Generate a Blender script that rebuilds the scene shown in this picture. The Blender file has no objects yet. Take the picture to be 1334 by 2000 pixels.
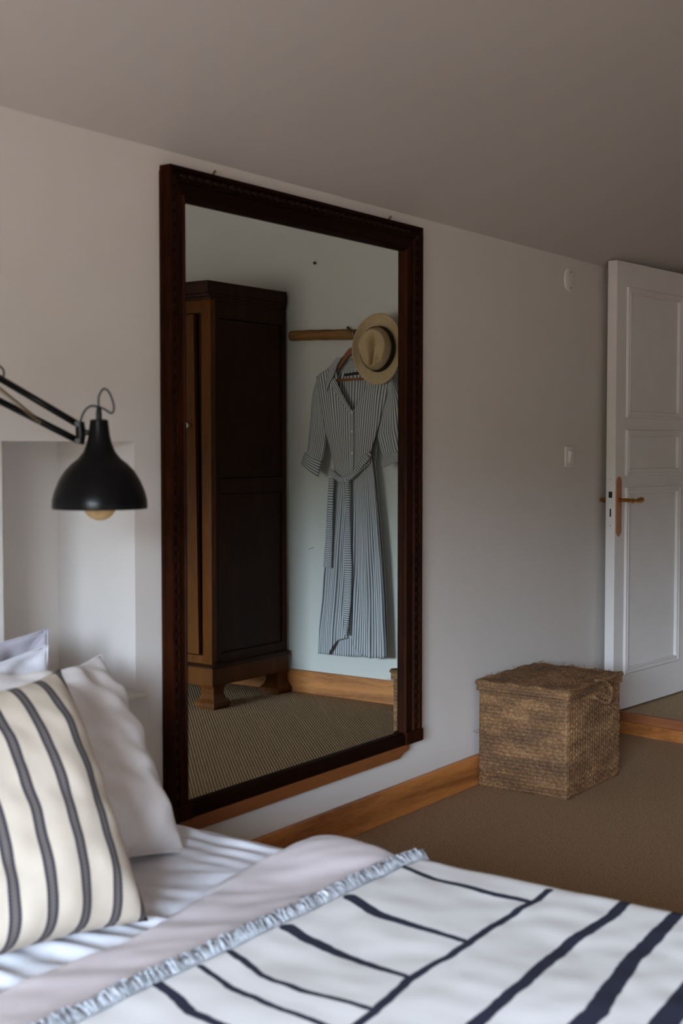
import bpy, bmesh, math, random
from mathutils import Vector, Matrix, noise
R = math.radians
random.seed(7)
sc = bpy.context.scene
COL = sc.collection

# ------------------------------------------------------------------ camera
FPX = 2600.0
cd = bpy.data.cameras.new('camera'); cam = bpy.data.objects.new('camera', cd); COL.objects.link(cam)
cd.sensor_width = 36.0; cd.lens = FPX / 2000.0 * 36.0
cam.location = (0, 0, 1.27)
YAW = math.atan2(2500 - 667, FPX); PITCH = -math.atan2(1000 - 873, FPX)
cam.rotation_euler = (math.pi / 2 + PITCH, 0, YAW - math.pi / 2)
cd.dof.use_dof = True; cd.dof.focus_distance = 6.3; cd.dof.aperture_fstop = 4.6
cd.clip_start = 0.05
sc.camera = cam

# ------------------------------------------------------------------ light
sc.view_settings.view_transform = 'Standard'; sc.view_settings.look = 'None'
sc.view_settings.gamma = 1.0; sc.view_settings.use_curve_mapping = False
sc.view_settings.exposure = 2.82
sc.cycles.use_denoising = True
sc.cycles.max_bounces = 12; sc.cycles.diffuse_bounces = 8; sc.cycles.glossy_bounces = 6
sc.cycles.sample_clamp_indirect = 6.0
w = bpy.data.worlds.new('sky'); sc.world = w; w.use_nodes = True
nt = w.node_tree; nt.nodes.clear()
wo = nt.nodes.new('ShaderNodeOutputWorld'); bg = nt.nodes.new('ShaderNodeBackground')
tc = nt.nodes.new('ShaderNodeTexCoord'); sx = nt.nodes.new('ShaderNodeSeparateXYZ'); rp = nt.nodes.new('ShaderNodeValToRGB')
mr = nt.nodes.new('ShaderNodeMapRange'); mr.inputs['From Min'].default_value = -1; mr.inputs['From Max'].default_value = 1
nt.links.new(tc.outputs['Generated'], sx.inputs[0]); nt.links.new(sx.outputs['Z'], mr.inputs['Value'])
nt.links.new(mr.outputs[0], rp.inputs[0]); nt.links.new(rp.outputs[0], bg.inputs[0]); nt.links.new(bg.outputs[0], wo.inputs[0])
cr = rp.color_ramp
cr.elements[0].position = 0.0; cr.elements[0].color = (0.15, 0.125, 0.105, 1)     # ground
cr.elements[1].position = 1.0; cr.elements[1].color = (0.42, 0.58, 0.86, 1)         # zenith
for p, c in ((0.49, (0.15, 0.125, 0.105, 1)), (0.505, (0.075, 0.08, 0.055, 1)), (0.542, (0.09, 0.10, 0.075, 1)), (0.568, (1.15, 1.34, 1.6, 1)), (0.62, (0.92, 1.09, 1.33, 1)), (0.75, (0.64, 0.79, 1.02, 1))):
    e = cr.elements.new(p); e.color = c
bg.inputs['Strength'].default_value = 10.0
WIN = (-0.95, 0.85, 0.55, 1.95)      # window opening on the left wall: y0, y1, z0, z1
ld = bpy.data.lights.new('window_daylight_portal', 'AREA'); ld.shape = 'RECTANGLE'
ld.size = WIN[3] - WIN[2]; ld.size_y = WIN[1] - WIN[0]; ld.cycles.is_portal = True
lo = bpy.data.objects.new('window_daylight_portal', ld); COL.objects.link(lo)
lo.location = (-1.56, (WIN[0] + WIN[1]) / 2, (WIN[2] + WIN[3]) / 2); lo.rotation_euler = (0, R(-90), 0)

# ------------------------------------------------------------------ helpers
def srgb(r, g, b):
    f = lambda c: ((c / 255) / 12.92) if c / 255 <= 0.04045 else (((c / 255) + 0.055) / 1.055) ** 2.4
    return (f(r), f(g), f(b), 1)

def newmat(name):
    m = bpy.data.materials.new(name); m.use_nodes = True
    return m, m.node_tree, m.node_tree.nodes['Principled BSDF']

def N(nt, t, **kw):
    n = nt.nodes.new(t)
    for k, v in kw.items():
        if k.startswith('i_'): n.inputs[int(k[2:])].default_value = v
        else: setattr(n, k, v)
    return n

def plain(name, col, rough=0.6, metal=0.0, var=0.08, scale=20, bump=0.0, bscale=120, spec=0.5, sheen=0.0):
    """one colour with a little cloudy variation and fine relief"""
    m, nt, b = newmat(name)
    tc = N(nt, 'ShaderNodeTexCoord'); nz = N(nt, 'ShaderNodeTexNoise'); nz.inputs['Scale'].default_value = scale; nz.inputs['Detail'].default_value = 4
    nt.links.new(tc.outputs['Object'], nz.inputs['Vector'])
    rp = N(nt, 'ShaderNodeValToRGB')
    rp.color_ramp.elements[0].position = 0.3; rp.color_ramp.elements[1].position = 0.7
    rp.color_ramp.elements[0].color = tuple(c * (1 - var) for c in col[:3]) + (1,)
    rp.color_ramp.elements[1].color = tuple(min(1, c * (1 + var)) for c in col[:3]) + (1,)
    nt.links.new(nz.outputs['Fac'], rp.inputs[0]); nt.links.new(rp.outputs[0], b.inputs['Base Color'])
    b.inputs['Roughness'].default_value = rough; b.inputs['Metallic'].default_value = metal
    b.inputs['Specular IOR Level'].default_value = spec
    if sheen: b.inputs['Sheen Weight'].default_value = sheen
    if bump:
        n2 = N(nt, 'ShaderNodeTexNoise'); n2.inputs['Scale'].default_value = bscale; n2.inputs['Detail'].default_value = 6
        nt.links.new(tc.outputs['Object'], n2.inputs['Vector'])
        bp = N(nt, 'ShaderNodeBump'); bp.inputs['Strength'].default_value = bump; bp.inputs['Distance'].default_value = 0.004
        nt.links.new(n2.outputs['Fac'], bp.inputs['Height']); nt.links.new(bp.outputs[0], b.inputs['Normal'])
    return m

def wood(name, c0, c1, axis='X', rough=0.45, scale=9.0, ring=3.0, contrast=(0.25, 0.75), spec=0.5, dist=6.0):
    """long-grained wood: stretched noise bends a band pattern"""
    m, nt, b = newmat(name)
    tc = N(nt, 'ShaderNodeTexCoord'); mp = N(nt, 'ShaderNodeMapping')
    s = {'X': (0.12, 1, 1), 'Y': (1, 0.12, 1), 'Z': (1, 1, 0.12)}[axis]
    mp.inputs['Scale'].default_value = s
    nt.links.new(tc.outputs['Object'], mp.inputs['Vector'])
    n1 = N(nt, 'ShaderNodeTexNoise'); n1.inputs['Scale'].default_value = scale; n1.inputs['Detail'].default_value = 3; n1.inputs['Distortion'].default_value = 0.6
    nt.links.new(mp.outputs[0], n1.inputs['Vector'])
    mul = N(nt, 'ShaderNodeMath', operation='MULTIPLY'); mul.inputs[1].default_value = dist * ring
    nt.links.new(n1.outputs['Fac'], mul.inputs[0])
    sn = N(nt, 'ShaderNodeMath', operation='SINE'); nt.links.new(mul.outputs[0], sn.inputs[0])
    n2 = N(nt, 'ShaderNodeTexNoise'); n2.inputs['Scale'].default_value = scale * 22; n2.inputs['Detail'].default_value = 4
    nt.links.new(mp.outputs[0], n2.inputs['Vector'])
    add = N(nt, 'ShaderNodeMath', operation='MULTIPLY_ADD'); add.inputs[1].default_value = 0.28; add.inputs[2].default_value = 0.2
    nt.links.new(sn.outputs[0], add.inputs[0])
    add2 = N(nt, 'ShaderNodeMath', operation='MULTIPLY_ADD'); add2.inputs[1].default_value = 0.6
    nt.links.new(n2.outputs['Fac'], add2.inputs[0]); nt.links.new(add.outputs[0], add2.inputs[2])
    rp = N(nt, 'ShaderNodeValToRGB'); rp.color_ramp.elements[0].position = contrast[0]; rp.color_ramp.elements[1].position = contrast[1]
    rp.color_ramp.elements[0].color = c0; rp.color_ramp.elements[1].color = c1
    nt.links.new(add2.outputs[0], rp.inputs[0]); nt.links.new(rp.outputs[0], b.inputs['Base Color'])
    b.inputs['Roughness'].default_value = rough; b.inputs['Specular IOR Level'].default_value = spec
    bp = N(nt, 'ShaderNodeBump'); bp.inputs['Strength'].default_value = 0.15; bp.inputs['Distance'].default_value = 0.002
    nt.links.new(add2.outputs[0], bp.inputs['Height']); nt.links.new(bp.outputs[0], b.inputs['Normal'])
    return m

class MB:
    """collects shapes in world coordinates and links them as one mesh"""
    def __init__(s): s.v = []; s.f = []; s.uv = {}
    def add(s, vs, fs, uvs=None):
        o = len(s.v); s.v += [tuple(v) for v in vs]
        for f in fs:
            s.f.append(tuple(i + o for i in f))
        if uvs is not None:
            for i, u in enumerate(uvs): s.uv[o + i] = u
        return s
    def bm(s, b):
        b.verts.ensure_lookup_table(); b.verts.index_update()
        s.add([v.co.copy() for v in b.verts], [[v.index for v in f.verts] for f in b.faces]); b.free(); return s
    def box(s, x0, x1, y0, y1, z0, z1, bev=0.0, M=None, seg=2):
        b = bmesh.new(); bmesh.ops.create_cube(b, size=1.0)
        for v in b.verts:
            v.co = Vector(((x0 + x1) / 2 + v.co.x * (x1 - x0), (y0 + y1) / 2 + v.co.y * (y1 - y0), (z0 + z1) / 2 + v.co.z * (z1 - z0)))
        if bev: bmesh.ops.bevel(b, geom=list(b.edges), offset=bev, segments=seg, affect='EDGES', profile=0.5)
        if M is not None: b.transform(M)
        return s.bm(b)
    def tube(s, pts, r, n=8, cap=True, closed=False):
        pts = [Vector(p) for p in pts]; m = len(pts)
        rs = r if isinstance(r, (list, tuple)) else [r] * m
        up = Vector((0, 0, 1)); vs = []; prev = None
        for i, p in enumerate(pts):
            if closed: t = pts[(i + 1) % m] - pts[i - 1]
            else: t = pts[min(i + 1, m - 1)] - pts[max(i - 1, 0)]
            t.normalize()
            if prev is None:
                a = t.cross(up)
                if a.length < 1e-3: a = t.cross(Vector((1, 0, 0)))
            else:
                a = prev - t * prev.dot(t)
                if a.length < 1e-5: a = t.cross(up)
            a.normalize(); prev = a; c = t.cross(a)
            for k in range(n):
                an = 2 * math.pi * k / n
                vs.append(p + (a * math.cos(an) + c * math.sin(an)) * rs[i])
        fs = []
        for i in range(m if closed else m - 1):
            j = (i + 1) % m
            for k in range(n):
                fs.append((i * n + k, i * n + (k + 1) % n, j * n + (k + 1) % n, j * n + k))
        if cap and not closed:
            fs.append(tuple(reversed(range(n)))); fs.append(tuple((m - 1) * n + k for k in range(n)))
        return s.add(vs, fs)
    def lathe(s, prof, M=None, n=32):
        vs = []; fs = []
        for r, z in prof:
            for k in range(n):
                a = 2 * math.pi * k / n; p = Vector((r * math.cos(a), r * math.sin(a), z))
                vs.append(M @ p if M is not None else p)
        for i in range(len(prof) - 1):
            for k in range(n):
                fs.append((i * n + k, i * n + (k + 1) % n, (i + 1) * n + (k + 1) % n, (i + 1) * n + k))
        return s.add(vs, fs)
    def grid(s, fn, nu, nv, uvfn=None, wrap=False):
        """fn(u,v) -> point, u and v in 0..1"""
        vs = []; uv = []
        for j in range(nv + 1):
            for i in range(nu + 1):
                vs.append(fn(i / nu, j / nv)); uv.append(uvfn(i / nu, j / nv) if uvfn else (i / nu, j / nv))
        W_ = nu + 1
        fs = [(j * W_ + i, j * W_ + i + 1, (j + 1) * W_ + i + 1, (j + 1) * W_ + i) for j in range(nv) for i in range(nu)]
        return s.add(vs, fs, uv)
    def prism(s, poly, axis, a, b):
        """poly of 2-d points extruded along axis from a to b"""
        def p3(q, t):
            if axis == 'X': return (t, q[0], q[1])
            if axis == 'Y': return (q[0], t, q[1])
            return (q[0], q[1], t)
        n = len(poly); vs = [p3(q, a) for q in poly] + [p3(q, b) for q in poly]
        fs = [tuple(range(n)), tuple(reversed(range(n, 2 * n)))] + [(i, i + n, (i + 1) % n + n, (i + 1) % n) for i in range(n)]
        return s.add(vs, fs)
    def build(s, name, m, parent=None, smooth=False, fix=True, weld=False):
        me = bpy.data.meshes.new(name); me.from_pydata(s.v, [], s.f)
        if s.uv:
            ul = me.uv_layers.new(name='UVMap')
            for l in me.loops: ul.data[l.index].uv = s.uv.get(l.vertex_index, (0, 0))
        if fix or weld:
            b = bmesh.new(); b.from_mesh(me)
            if weld: bmesh.ops.remove_doubles(b, verts=b.verts, dist=1e-5)
            if fix: bmesh.ops.recalc_face_normals(b, faces=b.faces)
            b.to_mesh(me); b.free()
        if smooth:
            me.polygons.foreach_set('use_smooth', [True] * len(me.polygons))
            if smooth == 'auto': me.set_sharp_from_angle(angle=R(38))
        me.materials.append(m); me.update()
        o = bpy.data.objects.new(name, me); COL.objects.link(o)
        if parent is not None: setparent(o, parent)
        return o

def worldloc(o):
    l = Vector(o.location)
    return l
def setparent(o, p):
    o.parent = p
    if p.type == 'EMPTY': o.matrix_parent_inverse = Matrix.Translation(p.location).inverted()

def tag(o, label=None, cat=None, group=None, kind=None):
    if label: o['label'] = label
    if cat: o['category'] = cat
    if group: o['group'] = group
    if kind: o['kind'] = kind
    return o
def thing(name, loc, label, cat, group=None):
    o = bpy.data.objects.new(name, None); o.empty_display_size = 0.1; o.location = loc; COL.objects.link(o)
    return tag(o, label, cat, group)
def struct(o): o['kind'] = 'structure'; return o
def lerp(a, b, t): return a + (b - a) * t
def pline(pts, t):
    """point at fraction t of a polyline's parameter (even per segment)"""
    n = len(pts) - 1; x = min(max(t, 0), 1) * n; i = min(int(x), n - 1); f = x - i
    return tuple(lerp(a, b, f) for a, b in zip(pts[i], pts[i + 1]))
def catmull(pts, per=6, closed=False):
    P = [Vector(p) for p in pts]; n = len(P); out = []
    for i in range(n if closed else n - 1):
        g = (lambda k: P[k % n]) if closed else (lambda k: P[min(max(k, 0), n - 1)])
        p0, p1, p2, p3 = g(i - 1), g(i), g(i + 1), g(i + 2)
        for k in range(per):
            t = k / per
            out.append(0.5 * (2 * p1 + (p2 - p0) * t + (2 * p0 - 5 * p1 + 4 * p2 - p3) * t * t + (3 * p1 - p0 - 3 * p2 + p3) * t ** 3))
    if not closed: out.append(P[-1])
    return out
def sst(a, b, x):
    t = min(max((x - a) / (b - a), 0), 1); return t * t * (3 - 2 * t)

# ------------------------------------------------------------------ materials
M_wall = plain('wall_plaster', (0.67, 0.64, 0.605, 1), 0.9, var=0.015, scale=3, bump=0.10, bscale=60, spec=0.2)
M_endwall = plain('end_wall_plaster', (0.66, 0.67, 0.645, 1), 0.9, var=0.015, scale=3, bump=0.10, bscale=60, spec=0.2)
M_ceil = plain('ceiling_paint', (0.57, 0.53, 0.50, 1), 0.85, var=0.015, scale=2, bump=0.05, bscale=30, spec=0.2)
M_white = plain('white_gloss_paint', (0.76, 0.74, 0.73, 1), 0.38, var=0.02, scale=8, bump=0.03, bscale=50)
M_plastic = plain('white_plastic', (0.72, 0.70, 0.67, 1), 0.35, var=0.01)
M_dark = plain('dark_void', (0.01, 0.01, 0.012, 1), 0.6)
M_pine = wood('pine_board', srgb(118, 66, 26), srgb(196, 128, 66), 'X', 0.5, 7, 2.2, (0.1, 0.75))
M_pineY = wood('pine_board_along_y', srgb(118, 66, 26), srgb(196, 128, 66), 'Y', 0.5, 7, 2.2, (0.1, 0.75))
M_redpine = wood('reddish_pine', srgb(112, 62, 26), srgb(148, 90, 44), 'X', 0.5, 5, 1.5, (0.0, 0.9))
M_redpineY = wood('reddish_pine_nosing', srgb(124, 72, 40), srgb(156, 98, 60), 'Y', 0.5, 5, 1.5, (0.0, 0.9))
M_frame = wood('mahogany_frame', srgb(26, 9, 2), srgb(74, 31, 8), 'Z', 0.5, 5, 1.6, (0.1, 0.9), spec=0.06)
M_frameX = wood('mahogany_rail', srgb(18, 5, 2), srgb(40, 14, 4), 'X', 0.5, 5, 1.6, (0.1, 0.9), spec=0.06)
M_bead = plain('carved_mahogany', srgb(26, 11, 5), 0.5, var=0.25, scale=60, spec=0.15)
M_robe_shaded = wood('walnut', srgb(36, 19, 10), srgb(72, 38, 20), 'Z', 0.55, 4, 1.6, (0.05, 0.9), spec=0.15)  # darker copy of the walnut, shade on the side put into its colour
M_robe_lit = wood('walnut_lit_front', srgb(72, 39, 12), srgb(122, 71, 25), 'Z', 0.5, 4, 1.6, (0.05, 0.9), spec=0.15)  # lighter copy of the same walnut, light on the front put into its colour
M_robeX = wood('walnut_rail', srgb(52, 29, 16), srgb(100, 56, 30), 'X', 0.55, 4, 1.6, (0.05, 0.9), spec=0.3)
M_brass = plain('worn_brass', srgb(176, 118, 52), 0.32, metal=1.0, var=0.12, scale=30)
M_copper = plain('copper_bronze_plate', srgb(184, 130, 96), 0.45, metal=0.35, var=0.1, scale=25)
M_black = plain('black_enamel', (0.002, 0.002, 0.0025, 1), 0.28, var=0.05, spec=0.15)
M_blackcord = plain('dark_cord', (0.03, 0.03, 0.034, 1), 0.6)
M_spring = plain('spring_steel', srgb(150, 130, 95), 0.4, metal=0.9)
M_hat = plain('straw', srgb(198, 174, 136), 0.8, var=0.12, scale=160, bump=0.5, bscale=420)
M_band = plain('black_ribbon', srgb(26, 20, 20), 0.7)
M_hanger = wood('hanger_wood', srgb(130, 76, 34), srgb(176, 112, 56), 'Y', 0.45, 12, 1.5)
M_rail = wood('rail_wood', srgb(98, 66, 30), srgb(150, 108, 56), 'Y', 0.6, 9, 2.0)
M_wire = plain('hanger_wire', (0.45, 0.45, 0.46, 1), 0.3, metal=1.0)
M_pearl = plain('pearl_button', (0.8, 0.8, 0.8, 1), 0.2, var=0.03)
M_porc = plain('porcelain', (0.75, 0.73, 0.66, 1), 0.25, var=0.02)
M_linen = plain('oatmeal_linen', srgb(218, 213, 210), 0.9, var=0.03, scale=40, bump=0.25, bscale=500, sheen=0.2)
M_grey = plain('grey_cotton', srgb(186, 184, 196), 0.9, var=0.03, scale=40, bump=0.2, bscale=500)
M_sheet = plain('white_cotton', srgb(216, 218, 225), 0.9, var=0.02, scale=40, bump=0.15, bscale=500)
M_duvet = plain('lilac_grey_linen', srgb(194, 183, 185), 0.92, var=0.03, scale=30, bump=0.25, bscale=450, sheen=0.2)
M_fringe = plain('grey_fringe_wool', srgb(152, 155, 160), 0.95, var=0.5, scale=55)
M_bedbase = plain('bed_base_fabric', srgb(190, 186, 180), 0.95)

def carpet_mat(name, c0, c1):
    m, nt, b = newmat(name)
    tc = N(nt, 'ShaderNodeTexCoord')
    mp = N(nt, 'ShaderNodeMapping'); mp.inputs['Rotation'].default_value = (0, 0, R(-45)); mp.inputs['Scale'].default_value = (1, 1, 1)
    nt.links.new(tc.outputs['Object'], mp.inputs['Vector'])
    wv = N(nt, 'ShaderNodeTexWave', wave_type='BANDS', bands_direction='X'); wv.inputs['Scale'].default_value = 26; wv.inputs['Distortion'].default_value = 1.0; wv.inputs['Detail'].default_value = 2; wv.inputs['Detail Scale'].default_value = 6
    nt.links.new(mp.outputs[0], wv.inputs['Vector'])
    wx = N(nt, 'ShaderNodeTexWave', wave_type='BANDS', bands_direction='Y'); wx.inputs['Scale'].default_value = 40; wx.inputs['Distortion'].default_value = 3; wx.inputs['Detail'].default_value = 2
    nt.links.new(mp.outputs[0], wx.inputs['Vector'])
    nz = N(nt, 'ShaderNodeTexNoise'); nz.inputs['Scale'].default_value = 140; nz.inputs['Detail'].default_value = 5
    nt.links.new(tc.outputs['Object'], nz.inputs['Vector'])
    a1 = N(nt, 'ShaderNodeMath', operation='MULTIPLY_ADD'); a1.inputs[1].default_value = 0.38
    nt.links.new(wv.outputs['Fac'], a1.inputs[0])
    a2 = N(nt, 'ShaderNodeMath', operation='MULTIPLY'); a2.inputs[1].default_value = 0.25; nt.links.new(wx.outputs['Fac'], a2.inputs[0])
    nt.links.new(a2.outputs[0], a1.inputs[2])
    a3 = N(nt, 'ShaderNodeMath', operation='MULTIPLY_ADD'); a3.inputs[1].default_value = 0.7; nt.links.new(nz.outputs['Fac'], a3.inputs[0]); nt.links.new(a1.outputs[0], a3.inputs[2])
    rp = N(nt, 'ShaderNodeValToRGB'); rp.color_ramp.elements[0].position = 0.3; rp.color_ramp.elements[1].position = 0.9
    rp.color_ramp.elements[0].color = c0; rp.color_ramp.elements[1].color = c1
    nt.links.new(a3.outputs[0], rp.inputs[0]); nt.links.new(rp.outputs[0], b.inputs['Base Color'])
    b.inputs['Roughness'].default_value = 0.95; b.inputs['Specular IOR Level'].default_value = 0.15
    bp = N(nt, 'ShaderNodeBump'); bp.inputs['Strength'].default_value = 0.9; bp.inputs['Distance'].default_value = 0.006
    nt.links.new(a3.outputs[0], bp.inputs['Height']); nt.links.new(bp.outputs[0], b.inputs['Normal'])
    return m
M_carpet = carpet_mat('sisal_carpet', srgb(84, 63, 46), srgb(188, 156, 122))
M_landing = carpet_mat('landing_carpet', srgb(104, 86, 64), srgb(190, 165, 130))

def mirror_mat():
    m, nt, b = newmat('old_silvered_glass')
    b.inputs['Metallic'].default_value = 1.0; b.inputs['Roughness'].default_value = 0.0
    b.inputs['Base Color'].default_value = (0.74, 0.80, 0.775, 1)
    return m
M_mirror = mirror_mat()

def stripe_mat(name, light, dark, duty=0.42, soft=0.14):
    """woven stripes running along v; u counts the stripes"""
    m, nt, b = newmat(name)
    uv = N(nt, 'ShaderNodeUVMap'); sp = N(nt, 'ShaderNodeSeparateXYZ'); nt.links.new(uv.outputs[0], sp.inputs[0])
    fr = N(nt, 'ShaderNodeMath', operation='FRACT'); nt.links.new(sp.outputs['X'], fr.inputs[0])
    ab = N(nt, 'ShaderNodeMath', operation='SUBTRACT'); ab.inputs[1].default_value = 0.5; nt.links.new(fr.outputs[0], ab.inputs[0])
    a2 = N(nt, 'ShaderNodeMath', operation='ABSOLUTE'); nt.links.new(ab.outputs[0], a2.inputs[0])
    mr = N(nt, 'ShaderNodeMapRange'); mr.inputs['From Min'].default_value = duty / 2 - soft; mr.inputs['From Max'].default_value = duty / 2 + soft
    nt.links.new(a2.outputs[0], mr.inputs['Value'])
    mx = N(nt, 'ShaderNodeMix', data_type='RGBA'); nt.links.new(mr.outputs[0], mx.inputs['Factor']); mx.inputs['A'].default_value = dark; mx.inputs['B'].default_value = light
    nt.links.new(mx.outputs['Result'], b.inputs['Base Color'])
    b.inputs['Roughness'].default_value = 0.9; b.inputs['Specular IOR Level'].default_value = 0.2
    return m
M_dress = stripe_mat('blue_grey_stripe_cotton', srgb(204, 207, 210), srgb(84, 90, 104))

def cushion_mat():
    m, nt, b = newmat('cream_cotton_woven_stripes')
    uv = N(nt, 'ShaderNodeUVMap'); sp = N(nt, 'ShaderNodeSeparateXYZ'); nt.links.new(uv.outputs[0], sp.inputs[0])
    fr = N(nt, 'ShaderNodeMath', operation='FRACT'); nt.links.new(sp.outputs['X'], fr.inputs[0])
    ab = N(nt, 'ShaderNodeMath', operation='SUBTRACT'); ab.inputs[1].default_value = 0.5; nt.links.new(fr.outputs[0], ab.inputs[0])
    d = N(nt, 'ShaderNodeMath', operation='ABSOLUTE'); nt.links.new(ab.outputs[0], d.inputs[0])
    ins = N(nt, 'ShaderNodeMapRange'); ins.inputs['From Min'].default_value = 0.165; ins.inputs['From Max'].default_value = 0.15; nt.links.new(d.outputs[0], ins.inputs['Value'])
    edg = N(nt, 'ShaderNodeMapRange'); edg.inputs['From Min'].default_value = 0.055; edg.inputs['From Max'].default_value = 0.075; nt.links.new(d.outputs[0], edg.inputs['Value'])
    ds = N(nt, 'ShaderNodeMath', operation='MULTIPLY'); ds.inputs[1].default_value = 2 * math.pi * 75; nt.links.new(sp.outputs['Y'], ds.inputs[0])
    sn = N(nt, 'ShaderNodeMath', operation='SINE'); nt.links.new(ds.outputs[0], sn.inputs[0])
    dm = N(nt, 'ShaderNodeMapRange'); dm.inputs['From Min'].default_value = -0.8; dm.inputs['From Max'].default_value = 0.4; dm.inputs['To Min'].default_value = 0.55; nt.links.new(sn.outputs[0], dm.inputs['Value'])
    ed = N(nt, 'ShaderNodeMath', operation='MULTIPLY'); nt.links.new(edg.outputs[0], ed.inputs[0]); nt.links.new(dm.outputs[0], ed.inputs[1])
    nz = N(nt, 'ShaderNodeTexNoise'); nz.inputs['Scale'].default_value = 30; tc = N(nt, 'ShaderNodeTexCoord'); nt.links.new(tc.outputs['Object'], nz.inputs['Vector'])
    cm = N(nt, 'ShaderNodeMix', data_type='RGBA'); cm.inputs['A'].default_value = srgb(192, 180, 163); cm.inputs['B'].default_value = srgb(206, 195, 179); nt.links.new(nz.outputs['Fac'], cm.inputs['Factor'])
    st = N(nt, 'ShaderNodeMix', data_type='RGBA'); st.inputs['A'].default_value = srgb(98, 92, 88); st.inputs['B'].default_value = srgb(36, 33, 50); nt.links.new(ed.outputs[0], st.inputs['Factor'])
    mx = N(nt, 'ShaderNodeMix', data_type='RGBA'); nt.links.new(ins.outputs[0], mx.inputs['Factor']); nt.links.new(cm.outputs['Result'], mx.inputs['A']); nt.links.new(st.outputs['Result'], mx.inputs['B'])
    nt.links.new(mx.outputs['Result'], b.inputs['Base Color']); b.inputs['Roughness'].default_value = 0.92
    bp = N(nt, 'ShaderNodeBump'); bp.inputs['Strength'].default_value = 0.3; bp.inputs['Distance'].default_value = 0.003
    nt.links.new(ins.outputs[0], bp.inputs['Height']); nt.links.new(bp.outputs[0], b.inputs['Normal'])
    return m
M_cushion = cushion_mat()

def throw_mat(strokes):
    """off-white cotton printed with brush-like dark lines; UV is in metres on the cloth"""
    m, nt, b = newmat('white_throw_dark_brush_lines')
    uv = N(nt, 'ShaderNodeUVMap'); L = nt.links.new
    nz = N(nt, 'ShaderNodeTexNoise'); nz.inputs['Scale'].default_value = 14; nz.inputs['Detail'].default_value = 3; L(uv.outputs[0], nz.inputs['Vector'])
    sb = N(nt, 'ShaderNodeVectorMath', operation='SUBTRACT'); sb.inputs[1].default_value = (0.5, 0.5, 0.5); L(nz.outputs['Color'], sb.inputs[0])
    sc_ = N(nt, 'ShaderNodeVectorMath', operation='SCALE'); sc_.inputs['Scale'].default_value = 0.016; L(sb.outputs[0], sc_.inputs[0])
    ad = N(nt, 'ShaderNodeVectorMath', operation='ADD'); L(uv.outputs[0], ad.inputs[0]); L(sc_.outputs[0], ad.inputs[1])
    fl = N(nt, 'ShaderNodeVectorMath', operation='MULTIPLY'); fl.inputs[1].default_value = (1, 1, 0); L(ad.outputs[0], fl.inputs[0])
    P = fl.outputs[0]; acc = None
    for a, bb, w0, w1 in strokes:
        dx, dy = bb[0] - a[0], bb[1] - a[1]; q = dx * dx + dy * dy
        s1 = N(nt, 'ShaderNodeVectorMath', operation='SUBTRACT'); s1.inputs[1].default_value = (a[0], a[1], 0); L(P, s1.inputs[0])
        dt = N(nt, 'ShaderNodeVectorMath', operation='DOT_PRODUCT'); dt.inputs[1].default_value = (dx / q, dy / q, 0); L(s1.outputs[0], dt.inputs[0])
        cl = N(nt, 'ShaderNodeClamp'); L(dt.outputs['Value'], cl.inputs[0])
        sv = N(nt, 'ShaderNodeVectorMath', operation='SCALE'); sv.inputs[0].default_value = (dx, dy, 0); L(cl.outputs[0], sv.inputs['Scale'])
        s2 = N(nt, 'ShaderNodeVectorMath', operation='DISTANCE'); L(s1.outputs[0], s2.inputs[0]); L(sv.outputs[0], s2.inputs[1])
        wd = N(nt, 'ShaderNodeMapRange'); wd.inputs['To Min'].default_value = w0; wd.inputs['To Max'].default_value = w1; L(cl.outputs[0], wd.inputs['Value'])
        df = N(nt, 'ShaderNodeMath', operation='SUBTRACT'); L(s2.outputs['Value'], df.inputs[0]); L(wd.outputs[0], df.inputs[1])
        if acc is None: acc = df.outputs[0]
        else:
            mn = N(nt, 'ShaderNodeMath', operation='MINIMUM'); L(acc, mn.inputs[0]); L(df.outputs[0], mn.inputs[1]); acc = mn.outputs[0]
    mr = N(nt, 'ShaderNodeMapRange'); mr.inputs['From Min'].default_value = 0.0012; mr.inputs['From Max'].default_value = -0.0012; L(acc, mr.inputs['Value'])
    mx = N(nt, 'ShaderNodeMix', data_type='RGBA'); mx.inputs['A'].default_value = srgb(222, 222, 221); mx.inputs['B'].default_value = srgb(44, 46, 62)
    L(mr.outputs[0], mx.inputs['Factor']); L(mx.outputs['Result'], b.inputs['Base Color'])
    b.inputs['Roughness'].default_value = 0.92; b.inputs['Specular IOR Level'].default_value = 0.2
    n2 = N(nt, 'ShaderNodeTexNoise'); n2.inputs['Scale'].default_value = 500; L(uv.outputs[0], n2.inputs['Vector'])
    bp = N(nt, 'ShaderNodeBump'); bp.inputs['Strength'].default_value = 0.25; bp.inputs['Distance'].default_value = 0.003
    L(n2.outputs['Fac'], bp.inputs['Height']); L(bp.outputs[0], b.inputs['Normal'])
    return m

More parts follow.
